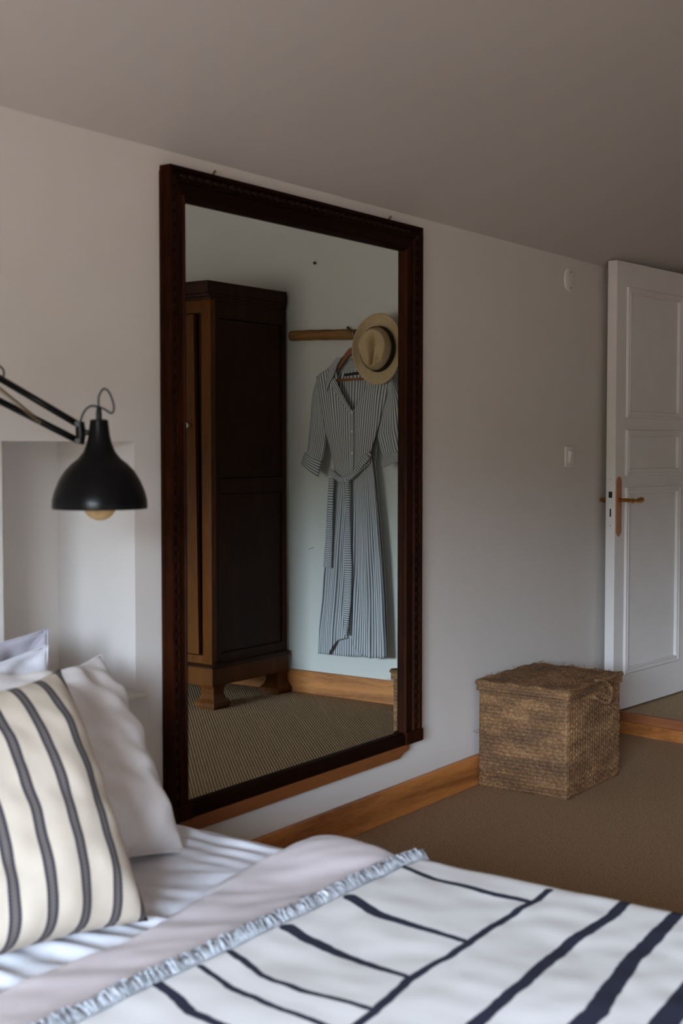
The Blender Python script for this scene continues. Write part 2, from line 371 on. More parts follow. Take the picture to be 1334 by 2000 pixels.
def weave_mat():
    m, nt, b = newmat('seagrass')
    tc = N(nt, 'ShaderNodeTexCoord'); L = nt.links.new
    n1 = N(nt, 'ShaderNodeTexNoise'); n1.inputs['Scale'].default_value = 3; n1.inputs['Detail'].default_value = 5; mpw = N(nt, 'ShaderNodeMapping'); mpw.inputs['Scale'].default_value = (2.5, 2.5, 9); L(tc.outputs['Object'], mpw.inputs['Vector']); L(mpw.outputs[0], n1.inputs['Vector'])
    n2 = N(nt, 'ShaderNodeTexNoise'); n2.inputs['Scale'].default_value = 130; n2.inputs['Detail'].default_value = 5; L(tc.outputs['Object'], n2.inputs['Vector'])
    a = N(nt, 'ShaderNodeMath', operation='MULTIPLY_ADD'); a.inputs[1].default_value = 0.5; L(n2.outputs['Fac'], a.inputs[0])
    h = N(nt, 'ShaderNodeMath', operation='MULTIPLY'); h.inputs[1].default_value = 0.5; L(n1.outputs['Fac'], h.inputs[0]); L(h.outputs[0], a.inputs[2])
    rp = N(nt, 'ShaderNodeValToRGB'); r = rp.color_ramp
    r.elements[0].position = 0.3; r.elements[0].color = srgb(62, 43, 27); r.elements[1].position = 0.70; r.elements[1].color = srgb(166, 126, 84)
    e = r.elements.new(0.5); e.color = srgb(112, 80, 50)
    L(a.outputs[0], rp.inputs[0]); L(rp.outputs[0], b.inputs['Base Color']); b.inputs['Roughness'].default_value = 0.7
    bp = N(nt, 'ShaderNodeBump'); bp.inputs['Strength'].default_value = 0.6; bp.inputs['Distance'].default_value = 0.004
    L(n2.outputs['Fac'], bp.inputs['Height']); L(bp.outputs[0], b.inputs['Normal'])
    return m
M_weave = weave_mat()

# ------------------------------------------------------------------ room shell
W = 2.4526                # plane of the long wall with the mirror
XE = 5.48                 # plane of the end wall with the hanging dress
XL, YB = -1.55, -2.3
SL = 0.56                 # slope of the attic ceiling
ZC, ZF = 2.06, 2.75
YR = W - (ZF - ZC) / SL
NX0, NX1, NZ0, NZ1, ND = 2.095, 2.537, 0.619, 1.284, 0.29     # niche
ZLAND = 0.097

b = MB().box(XL, 6.5, YB, W, -0.08, 0.0); struct(b.build('floor', M_carpet))
b = MB()
b.box(XL - .2, NX0, W, W + .4, -0.08, 2.2); b.box(NX1, 6.5, W, W + .4, -0.08, 2.2)
b.box(NX0, NX1, W, W + .4, -0.08, NZ0); b.box(NX0, NX1, W, W + .4, NZ1, 2.2); b.box(NX0, NX1, W + ND, W + .4, NZ0, NZ1)
wall = struct(b.build('wall_front', M_wall))
b = MB().box(XE, XE + .12, YB, 1.36, -0.08, 2.9); struct(b.build('wall_right', M_endwall))
b = MB().box(XL - .2, 6.5, YB - .12, YB, -0.08, 2.9); struct(b.build('wall_back', M_wall))
y0, y1, z0, z1 = WIN
b = MB().box(XL - .2, XL, YB, y0, -0.08, 2.9); b.box(XL - .2, XL, y1, W, -0.08, 2.9); b.box(XL - .2, XL, y0, y1, -0.08, z0); b.box(XL - .2, XL, y0, y1, z1, 2.9)
struct(b.build('wall_left', M_wall))
b = MB().prism([(W + .3, ZC - .3 * SL), (YR, ZF), (YB - .12, ZF), (YB - .12, ZF + .1), (YR, ZF + .12), (W + .3, ZC - .3 * SL + .14)], 'X', XL - .2, 6.62)
struct(b.build('ceiling', M_ceil))
# window in the left wall
wn = struct(bpy.data.objects.new('window_1', None)); COL.objects.link(wn); wn.location = (XL - .1, (y0 + y1) / 2, z0)
b = MB(); t = .05
b.box(XL - .14, XL - .07, y0, y1, z0, z0 + t, .006); b.box(XL - .14, XL - .07, y0, y1, z1 - t, z1, .006)
b.box(XL - .14, XL - .07, y0, y0 + t, z0, z1, .006); b.box(XL - .14, XL - .07, y1 - t, y1, z0, z1, .006)
b.box(XL - .135, XL - .075, (y0 + y1) / 2 - .035, (y0 + y1) / 2 + .035, z0, z1, .006)
b.build('window_frame', M_white, wn)
m, nt_, bs = newmat('window_glass'); nt_.nodes.remove(bs)
o_ = nt_.nodes['Material Output']; tr = N(nt_, 'ShaderNodeBsdfTransparent'); gl = N(nt_, 'ShaderNodeBsdfGlossy'); gl.inputs['Roughness'].default_value = 0.0
ms = N(nt_, 'ShaderNodeMixShader'); ms.inputs[0].default_value = 0.05
nt_.links.new(tr.outputs[0], ms.inputs[1]); nt_.links.new(gl.outputs[0], ms.inputs[2]); nt_.links.new(ms.outputs[0], o_.inputs[0])
ym = (y0 + y1) / 2
for a0, a1 in ((y0 + .05, ym - .035), (ym + .035, y1 - .05)):
    MB().box(XL - .108, XL - .104, a0, a1, z0 + .05, z1 - .05).build('pane', m, wn)
MB().box(XL - .16, XL + .06, y0 - .04, y1 + .04, z0 - .03, z0, .006).build('window_sill', M_white, wn)
# landing beyond the step
struct(MB().prism([(5.536, W), (6.5, W), (6.5, 1.30), (5.60, 1.30), (5.60, 1.46), (5.372, 1.46)], 'Z', 0.0, ZLAND).build('landing_floor', M_landing))
struct(MB().box(6.38, 6.5, 1.24, W, 0.0, 2.9).build('wall_landing', M_wall))
struct(MB().box(5.60, 6.38, 1.24, 1.36, 0.0, 2.9).build('wall_landing_side', M_wall))
# step: nosing above a grained riser, a little out of square with the wall
def rotbox(mb, xa, xb, z0, z1, bev):
    ang = math.atan2(.0505, .297)
    Mx = Matrix.Translation((5.517, W, 0)) @ Matrix.Rotation(-ang, 4, 'Z')
    mb.box(xa, xb, -1.005, -0.0, z0, z1, bev, Mx)
    return mb
st = struct(bpy.data.objects.new('trim_1', None)); COL.objects.link(st); st.location = (5.5, 1.9, 0)
rotbox(MB(), 0.0, .03, 0.0, 0.056, .002).build('riser', M_pineY, st)
rotbox(MB(), -.012, .022, 0.056, ZLAND + .002, .006).build('nosing', M_redpineY, st)
# baseboards
b = MB().box(XL, 5.50, W - .02, W, 0, .113, .004); struct(b.build('baseboard_front', M_pine))
b = MB().box(XE - .02, XE, YB, 1.36, 0, .118, .004); struct(b.build('baseboard_right', M_pineY))
# niche sill
struct(MB().box(NX0 - .01, NX1 + .02, W - .022, W + ND, NZ0 - .010, NZ0 + .004, .003).build('trim_2', M_wall))

# ------------------------------------------------------------------ open white door
DO = Vector((5.4317, 2.3692, 0)); TH = R(5.3)
DM = Matrix.Translation(DO) @ Matrix.Rotation(-TH, 4, 'Z')        # local x along the leaf, local +y into it (away from the room)
DW, DZ0, DZ1, DT = 0.76, 0.106, 2.078, 0.045
dr = struct(bpy.data.objects.new('door_1', None)); COL.objects.link(dr); dr.location = DO + Vector((0, 0, DZ0))
def dbox(mb, x0, x1, y0, y1, z0, z1, bev=0.0): return mb.box(x0, x1, y0, y1, z0, z1, bev, DM)
b = MB()
PX0, PX1 = .105, .60
panels = ((1.415, 1.955), (1.16, 1.33), (.275, 1.075))
# stiles and rails in front of a thinner core
dbox(b, PX0 - .01, PX1 + .01, .010, DT - .008, DZ0 + .01, DZ1 - .01)
dbox(b, 0, PX0, 0, DT, DZ0, DZ1, .0015); dbox(b, PX1, DW, 0, DT, DZ0, DZ1, .0015)
zz = [DZ0] + [z for p in reversed(panels) for z in p] + [DZ1]
for k in range(0, len(zz), 2): dbox(b, PX0 - .003, PX1 + .003, .0002, DT - .0002, zz[k], zz[k + 1], .0)
b.build('leaf', M_white, dr)
for z0_, z1_ in panels:
    prof = [(-.017, .0), (-.017, -.004), (-.013, -.009), (-.008, -.010), (-.004, -.006), (.003, -.006), (.008, -.009), (.012, -.007), (.015, .009)]
    mb = MB(); n = len(prof)
    ring = []
    for cx, cz, sx_, sz_ in ((PX0, z0_, 1, 1), (PX1, z0_, -1, 1), (PX1, z1_, -1, -1), (PX0, z1_, 1, -1)):
        ring.append([DM @ Vector((cx + o * sx_, d, cz + o * sz_)) for o, d in prof])
    vs = [p for r_ in ring for p in r_]
    fs = [(i * n + k, i * n + k + 1, ((i + 1) % 4) * n + k + 1, ((i + 1) % 4) * n + k) for i in range(4) for k in range(n - 1)]
    mb.add(vs, fs); mo = mb.build('panel_moulding', M_white, dr)
    dbox(MB(), PX0 + .013, PX1 - .013, .006, .012, z0_ + .013, z1_ - .013).build('panel', M_white, dr)
# handle plate with shaped ends
def plate_poly(w_, z0_, z1_):
    return [(-w_, z0_ + .022), (-w_ * .75, z0_ + .012), (0, z0_), (w_ * .75, z0_ + .012), (w_, z0_ + .022), (w_, z1_ - .026), (w_ * .8, z1_ - .010), (w_ * .35, z1_), (-w_ * .35, z1_), (-w_ * .8, z1_ - .010), (-w_, z1_ - .026)]
for side in (0, 1):
    pp = plate_poly(.021, .878, 1.140); ya, yb = ((-.006, .0) if side == 0 else (DT, DT + .004))
    vs = [DM @ Vector((.028 + q[0], ya, q[1])) for q in pp] + [DM @ Vector((.028 + q[0], yb, q[1])) for q in pp]
    n = len(pp); mb = MB().add(vs, [tuple(range(n)), tuple(reversed(range(n, 2 * n)))] + [(i, i + n, (i + 1) % n + n, (i + 1) % n) for i in range(n)])
    hp = mb.build('handle_plate', M_copper, dr); hp['label'] = 'copper coloured long handle plate'
    s_ = -1 if side == 0 else 1; yo = 0 if side == 0 else DT
    reach = .055 if side == 0 else .036
    mb = MB()
    mb.tube([DM @ Vector((.028, yo, 1.038)), DM @ Vector((.028, yo + s_ * reach * .5, 1.038)), DM @ Vector((.028, yo + s_ * reach, 1.038))], [.009, .0075, .009], 10)
    L_ = [(.020, .008), (.030, .0085), (.045, .0075), (.052, .011), (.060, .0115), (.068, .008), (.085, .0085), (.110, .011), (.128, .0135), (.142, .0125), (.150, .008), (.152, .002)]
    k_ = 1.0 if side == 0 else .8
    mb.tube([DM @ Vector((x_ * k_ if side == 0 else .0 + x_ * k_, yo + s_ * reach, 1.038 - .004 * math.sin((x_ - .02) * 24))) for x_, _ in L_], [r_ * (1 if side == 0 else .8) for _, r_ in L_], 12)
    mb.build('lever', M_brass, dr, smooth='auto')
mb = dbox(MB(), -.0015, .004, .010, .034, .915, 1.135, .001); mb.build('lock_plate', M_white, dr)
for nm, y_a, y_b, z_a, z_b, mt in (('latch', .013, .030, 1.048, 1.075, M_dark), ('deadbolt_slot', .018, .024, .965, 1.0, M_dark)):
    dbox(MB(), -.004, .002, y_a, y_b, z_a, z_b, .001).build(nm, mt, dr)
for z_ in (1.125, .925): dbox(MB(), -.003, .002, .020, .024, z_, z_ + .004).build('screw', M_spring, dr)
# architrave post at the hinge
struct(dbox(MB(), .765, .83, -.02, .10, ZLAND, 2.09, .004).build('door_frame_1', M_white))

# ------------------------------------------------------------------ wall fittings
sw = thing('light_switch', (5.137, W, 1.229), 'square white rocker light switch on the wall beside the open door', 'switch')
MB().box(5.094, 5.180, W - .010, W, 1.185, 1.273, .004).build('plate', M_plastic, sw, smooth='auto')
b = MB().box(5.118, 5.160, W - .013, W - .008, 1.203, 1.255, .002); b.build('rocker_frame', M_plastic, sw)
Mr = Matrix.Translation((5.139, W - .013, 1.229)) @ Matrix.Rotation(R(7), 4, 'X')
MB().box(-.017, .017, -.004, .003, -.023, .023, .0015, Mr).build('rocker', M_plastic, sw)
vc = thing('vent_cover', (5.133, W, 1.967), 'round white cover plate high on the wall under the ceiling', 'cover')
Mv = Matrix.Translation((5.133, W, 1.967)) @ Matrix.Rotation(R(90), 4, 'X')
MB().lathe([(.0, .007), (.044, .007), (.049, .005), (.051, .0)], Mv, 40).build('disc', M_plastic, vc, smooth='auto')
for dz in (.033, -.033):
    Ms = Matrix.Translation((5.133, W - .007, 1.967 + dz)) @ Matrix.Rotation(R(90), 4, 'X')
    MB().lathe([(0, .002), (.0035, .0015), (.0045, 0)], Ms, 10).build('screw', M_spring, vc)

# ------------------------------------------------------------------ big mirror and its ledge
FY = W - .040; GY = W - .0145
FX0, FX1, FZ0, FZ1 = 2.640, 3.907, .252, 2.016
GX0, GX1, GZ0, GZ1 = 2.710, 3.808, .293, 1.929
mi = thing('wall_mirror', ((FX0 + FX1) / 2, W, FZ0), 'tall antique mirror in a dark mahogany frame with carved bead edge', 'mirror')
MB().box(FX0 - .004, FX1 - .004, W - .012, W - .0005, FZ0 + .01, FZ1 - .012, .003).build('backing', M_frame, mi)
MB().add([(GX0 - .01, GY - .0015, GZ0 - .01), (GX1 + .01, GY - .0015, GZ0 - .01), (GX1 + .01, GY - .0015, GZ1 + .01), (GX0 - .01, GY - .0015, GZ1 + .01),
          (GX0 - .01, GY + .004, GZ0 - .01), (GX1 + .01, GY + .004, GZ0 - .01), (GX1 + .01, GY + .004, GZ1 + .01), (GX0 - .01, GY + .004, GZ1 + .01)],
         [(0, 1, 2, 3), (7, 6, 5, 4), (0, 4, 5, 1), (1, 5, 6, 2), (2, 6, 7, 3), (3, 7, 4, 0)]).build('glass', M_mirror, mi)
# profile: offset from the glass edge outwards, depth in front of the wall
def rail(name, m, p0, p1, out, prof, mit0, mit1):
    """moulding from p0 to p1 along the inner edge, out = outward direction (x,z); mitred ends"""
    ax = Vector((p1[0] - p0[0], 0, p1[1] - p0[1])).normalized(); ov = Vector((out[0], 0, out[1])); n = len(prof); vs = []
    for p, s_, mt in ((p0, -1, mit0), (p1, 1, mit1)):
        for o, y_ in prof: vs.append(Vector((p[0], y_, p[1])) + ov * o + ax * (s_ * o * mt))
    fs = [(k, k + 1, n + k + 1, n + k) for k in range(n - 1)] + [tuple(range(n)), tuple(reversed(range(n, 2 * n)))]
    return MB().add(vs, fs).build(name, m, mi)
def prof(wd):
    return [(-.001, W - .002), (-.001, FY + .016), (.002, FY + .013), (.006, FY + .006), (.010, FY + .006), (.013, FY + .010), (wd * .52, FY + .011), (wd * .55, FY + .004),
            (wd * .60, FY + .004), (wd * .62, FY + .009), (wd * .86, FY + .009), (wd * .88, FY), (wd, FY), (wd, W - .001)]
wl, wr, wt, wb = GX0 - FX0, FX1 - GX1, FZ1 - GZ1, GZ0 - FZ0
rail('left_stile', M_frame, (GX0, GZ0), (GX0, GZ1), (-1, 0), prof(wl), 0, wt / wl)
rail('right_stile', M_frame, (GX1, GZ0), (GX1, GZ1), (1, 0), prof(wr), 0, wt / wr)
rail('top_rail', M_frameX, (GX0, GZ1), (GX1, GZ1), (0, 1), prof(wt), wl / wt, wr / wt)
pb = [(-.001, W - .002), (-.001, FY + .014), (.004, FY + .006), (.010, FY + .004), (wb - .004, FY + .004), (wb, FY + .008), (wb, W - .001)]
rail('bottom_rail', M_frameX, (GX0, GZ0), (GX1, GZ0), (0, -1), pb, 0, 0)
for x_a, x_b in ((FX0 - .004, GX0 + .002), (GX1 - .004, FX1 + .005)):
    MB().box(x_a, x_b, FY - .004, W - .001, FZ0, GZ0 + .002, .003).build('corner_block', M_frame, mi)
# carved beads, one mesh shared by all
bb = bmesh.new(); bmesh.ops.create_icosphere(bb, subdivisions=1, radius=1.0)
bme = bpy.data.meshes.new('bead'); bb.to_mesh(bme); bb.free(); bme.materials.append(M_bead)
bme.polygons.foreach_set('use_smooth', [True] * len(bme.polygons))
def bead(x, z, ry, sx_, sz_):
    o = bpy.data.objects.new('bead', bme); COL.objects.link(o); setparent(o, mi)
    o.location = (x, FY + .009, z); o.scale = (sx_, .008, sz_); o.rotation_euler = (0, ry, 0)
nb = 50
for k in range(nb):
    z_ = GZ0 + .03 + k * (GZ1 + .05 - GZ0 - .03) / (nb - 1)
    bead(GX0 - wl * .74, z_, R(18), .0095, .0165); bead(GX1 + wr * .74, z_, R(-18), .0115, .0165)
nb = 34
for k in range(nb): bead(GX0 - .01 + k * (GX1 - GX0 + .02) / (nb - 1), GZ1 + wt * .74, R(18), .0165, .010)
for x_ in (2.845, 3.735):
    MB().tube([(x_, W - .002, FZ1 - .004), (x_, W - .012, FZ1 + .010), (x_, W - .02, FZ1 + .018)], .0035, 6).build('hook', M_spring, mi)
MB().tube(catmull([(FX1 - .02, W - .006, .42), (FX1 + .012, W - .006, .36), (FX1 + .030, W - .006, .285), (FX1 + .030, W - .006, .262), (FX1 + .012, W - .006, .245), (FX1 - .02, W - .006, .262)], 5), .0022, 6).build('string', M_linen, mi, smooth=True)

lg = thing('mirror_ledge', (3.2, W, .21), 'narrow honey-coloured wooden ledge under the tall mirror', 'ledge')
b = MB().prism([(2.66, .251), (2.66, .212), (3.775, .212), (3.802, .226), (3.832, .232), (3.838, .251)], 'Y', W - .034, W - .0005); b.build('board', M_redpine, lg)

# ------------------------------------------------------------------ woven basket
BX0, BX1, BY0, BY1, BH = 4.335, 4.795, 2.066, 2.425, .405
bk = thing('lidded_basket', ((BX0 + BX1) / 2, (BY0 + BY1) / 2, 0), 'lidded brown seagrass basket standing on the carpet by the wall', 'basket')
def wv(p, a_, b_, row, pitch):
    """relief of woven strands: a_ runs along the strand, b_ across the rows"""
    r_ = b_ / row; k = math.floor(r_); f = r_ - k
    prof_ = math.sin(math.pi * f) ** .6
    l_ = abs(math.sin(math.pi * (a_ / pitch + .5 * (k % 2) + .15 * math.sin(k * 2.3)))) ** .6
    nz_ = noise.noise(Vector(p) * 38) * .5 + noise.noise(Vector(p) * 90) * .35
    return .0075 * prof_ * (.35 + .65 * l_) + .0022 * nz_
def face(fn, nrm, nu, nv, alen, blen, row, pitch, swap=False):
    n_ = Vector(nrm)
    def g(u, v):
        p = Vector(fn(u, v)); a_, b_ = (u * alen, v * blen) if not swap else (v * blen, u * alen)
        e = min(1, min(u, 1 - u) * 40, min(v, 1 - v) * 40)
        return p + n_ * wv(p, a_, b_, row, pitch) * e
    return g
bulge = lambda u, v: .006 * math.sin(math.pi * u) * math.sin(math.pi * v)
top = BH - .035
b = MB()
b.grid(face(lambda u, v: (BX0 - bulge(u, v), lerp(BY1, BY0, u), v * top), (-1, 0, 0), 90, 96, .35, top, .0140, .030), 110, 150)
b.grid(face(lambda u, v: (lerp(BX0, BX1, u), BY0 - bulge(u, v), v * top), (0, -1, 0), 120, 96, .46, top, .0200, .019, True), 150, 130)
b.grid(face(lambda u, v: (BX1 + bulge(u, v), lerp(BY0, BY1, u), v * top), (1, 0, 0), 60, 60, .35, top, .0115, .024), 60, 70)
b.grid(face(lambda u, v: (lerp(BX1, BX0, u), BY1, v * top), (0, 1, 0), 60, 60, .46, top, .0115, .024), 60, 70)
b.build('body', M_weave, bk, smooth=True)
b = MB(); e = .008
lt = lambda u, v: BH - .012 + .012 * math.sin(math.pi * u) ** .5 * math.sin(math.pi * v) ** .5 + .004 * noise.noise(Vector((u * 4, v * 4, 3)))
b.grid(face(lambda u, v: (lerp(BX0 - e, BX1 + e, u), lerp(BY0 - e, BY1 + e, v), lt(u, v)), (0, 0, 1), 90, 70, .47, .36, .013, .022), 110, 90)
for fn, nr, al in ((lambda u, v: (BX0 - e, lerp(BY1 + e, BY0 - e, u), BH - .042 + v * .034), (-1, 0, 0), .366), (lambda u, v: (lerp(BX0 - e, BX1 + e, u), BY0 - e, BH - .042 + v * .034), (0, -1, 0), .476),
                   (lambda u, v: (BX1 + e, lerp(BY0 - e, BY1 + e, u), BH - .042 + v * .034), (1, 0, 0), .366), (lambda u, v: (lerp(BX1 + e, BX0 - e, u), BY1 + e, BH - .042 + v * .034), (0, 1, 0), .476)):
    b.grid(face(fn, nr, 1, 1, al, .034, .0115, .02), 90, 12)
b.build('lid', M_weave, bk, smooth=True)
def rope(pts, r, turns, n=6):
    P = catmull(pts, 8); out = []
    mb = MB()
    for ph in (0, math.pi):
        Q = []
        for i, p in enumerate(P):
            t = (P[min(i + 1, len(P) - 1)] - P[max(i - 1, 0)]).normalized(); a = t.cross(Vector((.3, .2, 1))).normalized(); c = t.cross(a)
            an = turns * 2 * math.pi * i / len(P) + ph
            Q.append(p + (a * math.cos(an) + c * math.sin(an)) * r * .6)
        mb.tube(Q, r * .62, n)
    return mb
corners = [(BX0 - e, BY1 + e), (BX0 - e, BY0 - e), (BX1 + e, BY0 - e), (BX1 + e, BY1 + e)]
for k in range(4):
    (xa, ya), (xb, yb) = corners[k], corners[(k + 1) % 4]
    pts = [(lerp(xa, xb, t / 10), lerp(ya, yb, t / 10), BH - .010 + .003 * math.sin(t * 2.1 + k)) for t in range(11)]
    rope(pts, .0075, 22).build('rim_braid', M_weave, bk, smooth=True)
rope([(4.550, BY0 - .010, .402), (4.590, BY0 - .024, .398), (4.630, BY0 - .036, .368), (4.638, BY0 - .036, .336), (4.620, BY0 - .032, .312), (4.580, BY0 - .022, .322), (4.536, BY0 - .008, .345)], .0078, 9).build('handle', M_weave, bk, smooth=True)
b = MB()
for k in range(420):         # stray fibres
    s_ = random.random()
    if s_ < .36: p = Vector((BX0 - .006, random.uniform(BY0, BY1), random.uniform(.01, BH))); n_ = Vector((-1, 0, 0)); t = Vector((0, random.choice((-1, 1)), random.uniform(-.3, .3)))
    elif s_ < .72: p = Vector((random.uniform(BX0, BX1), BY0 - .006, random.uniform(.01, BH))); n_ = Vector((0, -1, 0)); t = Vector((random.uniform(-.4, .4), 0, random.choice((-1, 1))))
    else: p = Vector((random.uniform(BX0, BX1), random.uniform(BY0, BY1), BH + .006)); n_ = Vector((0, 0, 1)); t = Vector((random.uniform(-1, 1), random.uniform(-1, 1), 0))
    t.normalize(); l_ = random.uniform(.012, .03)
    b.tube([p - n_ * .003, p + t * l_ * .5 + n_ * random.uniform(.002, .006), p + t * l_ + n_ * random.uniform(-.002, .008)], .0009, 3)
b.build('loose_fibres', M_weave, bk)['kind'] = 'stuff'

# ------------------------------------------------------------------ wardrobe (seen in the mirror)
RX0, RX1, RY1, RY0 = 4.880, 5.462, .674, -.56
rb = thing('wardrobe', ((RX0 + RX1) / 2, (RY0 + RY1) / 2, 0), 'tall dark walnut wardrobe with paneled side and bracket feet against the end wall', 'wardrobe')
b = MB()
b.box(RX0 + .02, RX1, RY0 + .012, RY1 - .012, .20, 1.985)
b.build('carcass', M_robe_shaded, rb)
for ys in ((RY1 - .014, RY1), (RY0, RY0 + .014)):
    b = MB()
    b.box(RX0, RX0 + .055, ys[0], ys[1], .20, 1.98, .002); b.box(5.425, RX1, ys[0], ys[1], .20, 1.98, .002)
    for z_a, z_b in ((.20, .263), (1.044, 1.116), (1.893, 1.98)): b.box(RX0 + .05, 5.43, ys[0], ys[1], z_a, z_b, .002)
    b.build('side_frame', M_robe_shaded, rb)
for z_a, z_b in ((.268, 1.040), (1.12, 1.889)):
    MB().box(RX0 + .06, 5.42, RY1 - .013, RY1 - .007, z_a, z_b, .002).build('side_panel', M_robe_shaded, rb)
for ya, yb in ((RY1 - .062, RY1 + .001), (RY0 - .001, RY0 + .062)):
    MB().box(RX0 - .012, RX0 + .03, ya, yb, .205, 1.982, .008).build('corner_post', M_robe_lit, rb, smooth='auto')
MB().box(RX0 - .004, RX0 + .03, RY0 + .06, RY1 - .06, 1.915, 1.982, .003).build('top_rail', M_robe_lit, rb)
MB().box(RX0 - .004, RX0 + .03, RY0 + .06, RY1 - .06, .205, .255, .003).build('bottom_rail', M_robe_lit, rb)
MB().box(RX0 + .021, RX0 + .026, RY0 + .05, RY1 - .05, .25, 1.92).build('painted_gap_shade', M_dark, rb)  # black sheet standing in for the shade behind the door gap
# doors: the near one sags, leaving a wedge-shaped gap by the post
def rdoor(ya_b, ya_t, yb_, knob):
    dd = MB(); x0_, x1_ = RX0 - .016, RX0 + .008
    dd.prism([(ya_b, .262), (yb_, .262), (yb_, 1.908), (ya_t, 1.908)], 'X', x0_, x1_)
    d = dd.build('door', M_robe_lit, rb)
    w_ = abs(yb_ - ya_b); s_ = 1 if yb_ > ya_b else -1
    for z_a, z_b in ((.36, 1.0), (1.09, 1.80)):
        MB().box(x0_ - .006, x0_ + .002, min(ya_b + s_ * .10, yb_ - s_ * .08), max(ya_b + s_ * .10, yb_ - s_ * .08), z_a, z_b, .004).build('door_panel', M_robe_lit, d)
    if knob:
        Mk = Matrix.Translation((x0_, ya_b - .055, 1.374)) @ Matrix.Rotation(R(-90), 4, 'Y')
        kb = MB().lathe([(.006, 0), (.006, .010), (.013, .016), (.016, .024), (.012, .032), (0, .035)], Mk, 16).build('knob', M_porc, d, smooth=True); kb['label'] = 'white porcelain knob'
rdoor(RY1 - .080, RY1 - .104, .06, True); rdoor(RY0 + .066, RY0 + .066, .052, False)
MB().box(RX0 - .022, RX1, RY0 - .012, RY1 + .012, .110, .198, .004).build('plinth', M_robe_lit, rb)
b = MB().prism([(RX0 - .014, .196), (RX0 - .034, .200), (RX0 - .034, .206), (RX0 - .012, .216), (RX1, .216), (RX1, .196)], 'Y', RY0 - .02, RY1 + .02); b.build('base_moulding', M_robe_shaded, rb)
b = MB()
for z_a, z_b, o_ in ((1.975, 1.990, .016), (1.990, 2.005, .028), (2.005, 2.050, .040), (2.050, 2.064, .034)):
    b.box(RX0 - o_, RX1, RY0 - o_ * .6, RY1 + o_ * .2, z_a, z_b, .003)
b.build('cornice', M_robe_shaded, rb)
for xa, ya in ((RX0 + .028, RY1 - .03), (RX0 + .028, RY0 + .03), (RX1 - .05, RY1 - .03), (RX1 - .05, RY0 + .03)):
    levels = [(.112, .046), (.095, .040), (.07, .038), (.048, .046), (.030, .062), (.014, .066), (.012, .056), (0, .056)]
    vs = [(xa + sx_ * h, ya + sy_ * h, z_) for z_, h in levels for sx_, sy_ in ((-1, -1), (1, -1), (1, 1), (-1, 1))]
    fs = [(i * 4 + k, i * 4 + (k + 1) % 4, (i + 1) * 4 + (k + 1) % 4, (i + 1) * 4 + k) for i in range(len(levels) - 1) for k in range(4)] + [(0, 1, 2, 3), tuple(len(vs) - 4 + k for k in (3, 2, 1, 0))]
    MB().add(vs, fs).build('foot', M_robe_lit, rb)

# ------------------------------------------------------------------ rail, hanger, dress, hat (seen in the mirror)
rl = thing('peg_rail', (XE - .03, 1.1, 1.82), 'rough branch-like wooden rail on the wall above the dress', 'rail')
pts = [(XE - .024, .712, 1.838), (XE - .026, .84, 1.836), (XE - .027, .98, 1.831), (XE - .027, 1.15, 1.825), (XE - .027, 1.30, 1.819), (XE - .026, 1.345, 1.816)]
P = catmull(pts, 5); MB().tube(P, [.0255 if i in (0, len(P) - 1) else .0265 + .0008 * math.sin(i * 1.7) for i in range(len(P))], 12).build('branch', M_rail, rl, smooth='auto')
for yy in (1.118, 1.268):
    MB().tube(catmull([(XE - .045, yy + .006, 1.830), (XE - .075, yy, 1.838), (XE - .098, yy - .004, 1.858)], 4), [.008] * 8 + [.006], 8).build('peg', M_rail, rl, smooth=True)
HX = 5.408
hg = thing('coat_hanger', (HX, 1.135, 1.60), 'brown wooden hanger hooked on the rail inside the dress', 'hanger')
top_ = [(.945, 1.610), (1.0, 1.648), (1.043, 1.682), (1.080, 1.722), (1.110, 1.752), (1.135, 1.760)]
full = top_ + [(2 * 1.135 - y_, z_) for y_, z_ in reversed(top_[:-1])]
P = catmull([(HX, y_, z_) for y_, z_ in full], 5); mb = MB()
vs = []; fs = []
for i, p in enumerate(P):
    h = .013 + .008 * math.sin(math.pi * i / (len(P) - 1))
    vs += [p + Vector((-.009, 0, 0)), p + Vector((.009, 0, 0)), p + Vector((.009, 0, -h * 1.7)), p + Vector((-.009, 0, -h * 1.7))]
fs = [(i * 4 + k, i * 4 + (k + 1) % 4, (i + 1) * 4 + (k + 1) % 4, (i + 1) * 4 + k) for i in range(len(P) - 1) for k in range(4)]
mb.add(vs, fs).build('arms', M_hanger, hg, smooth='auto')
MB().tube([(HX, 1.135 - .17, 1.600), (HX, 1.135 + .17, 1.606)], .006, 8).build('trouser_bar', M_hanger, hg, smooth=True)
MB().tube(catmull([(HX, 1.135, 1.752), (HX, 1.135, 1.800), (HX + .004, 1.128, 1.822), (HX, 1.122, 1.850), (5.412, 1.112, 1.862), (5.412, 1.102, 1.852)], 6), .002, 6).build('hook', M_wire, hg, smooth=True)

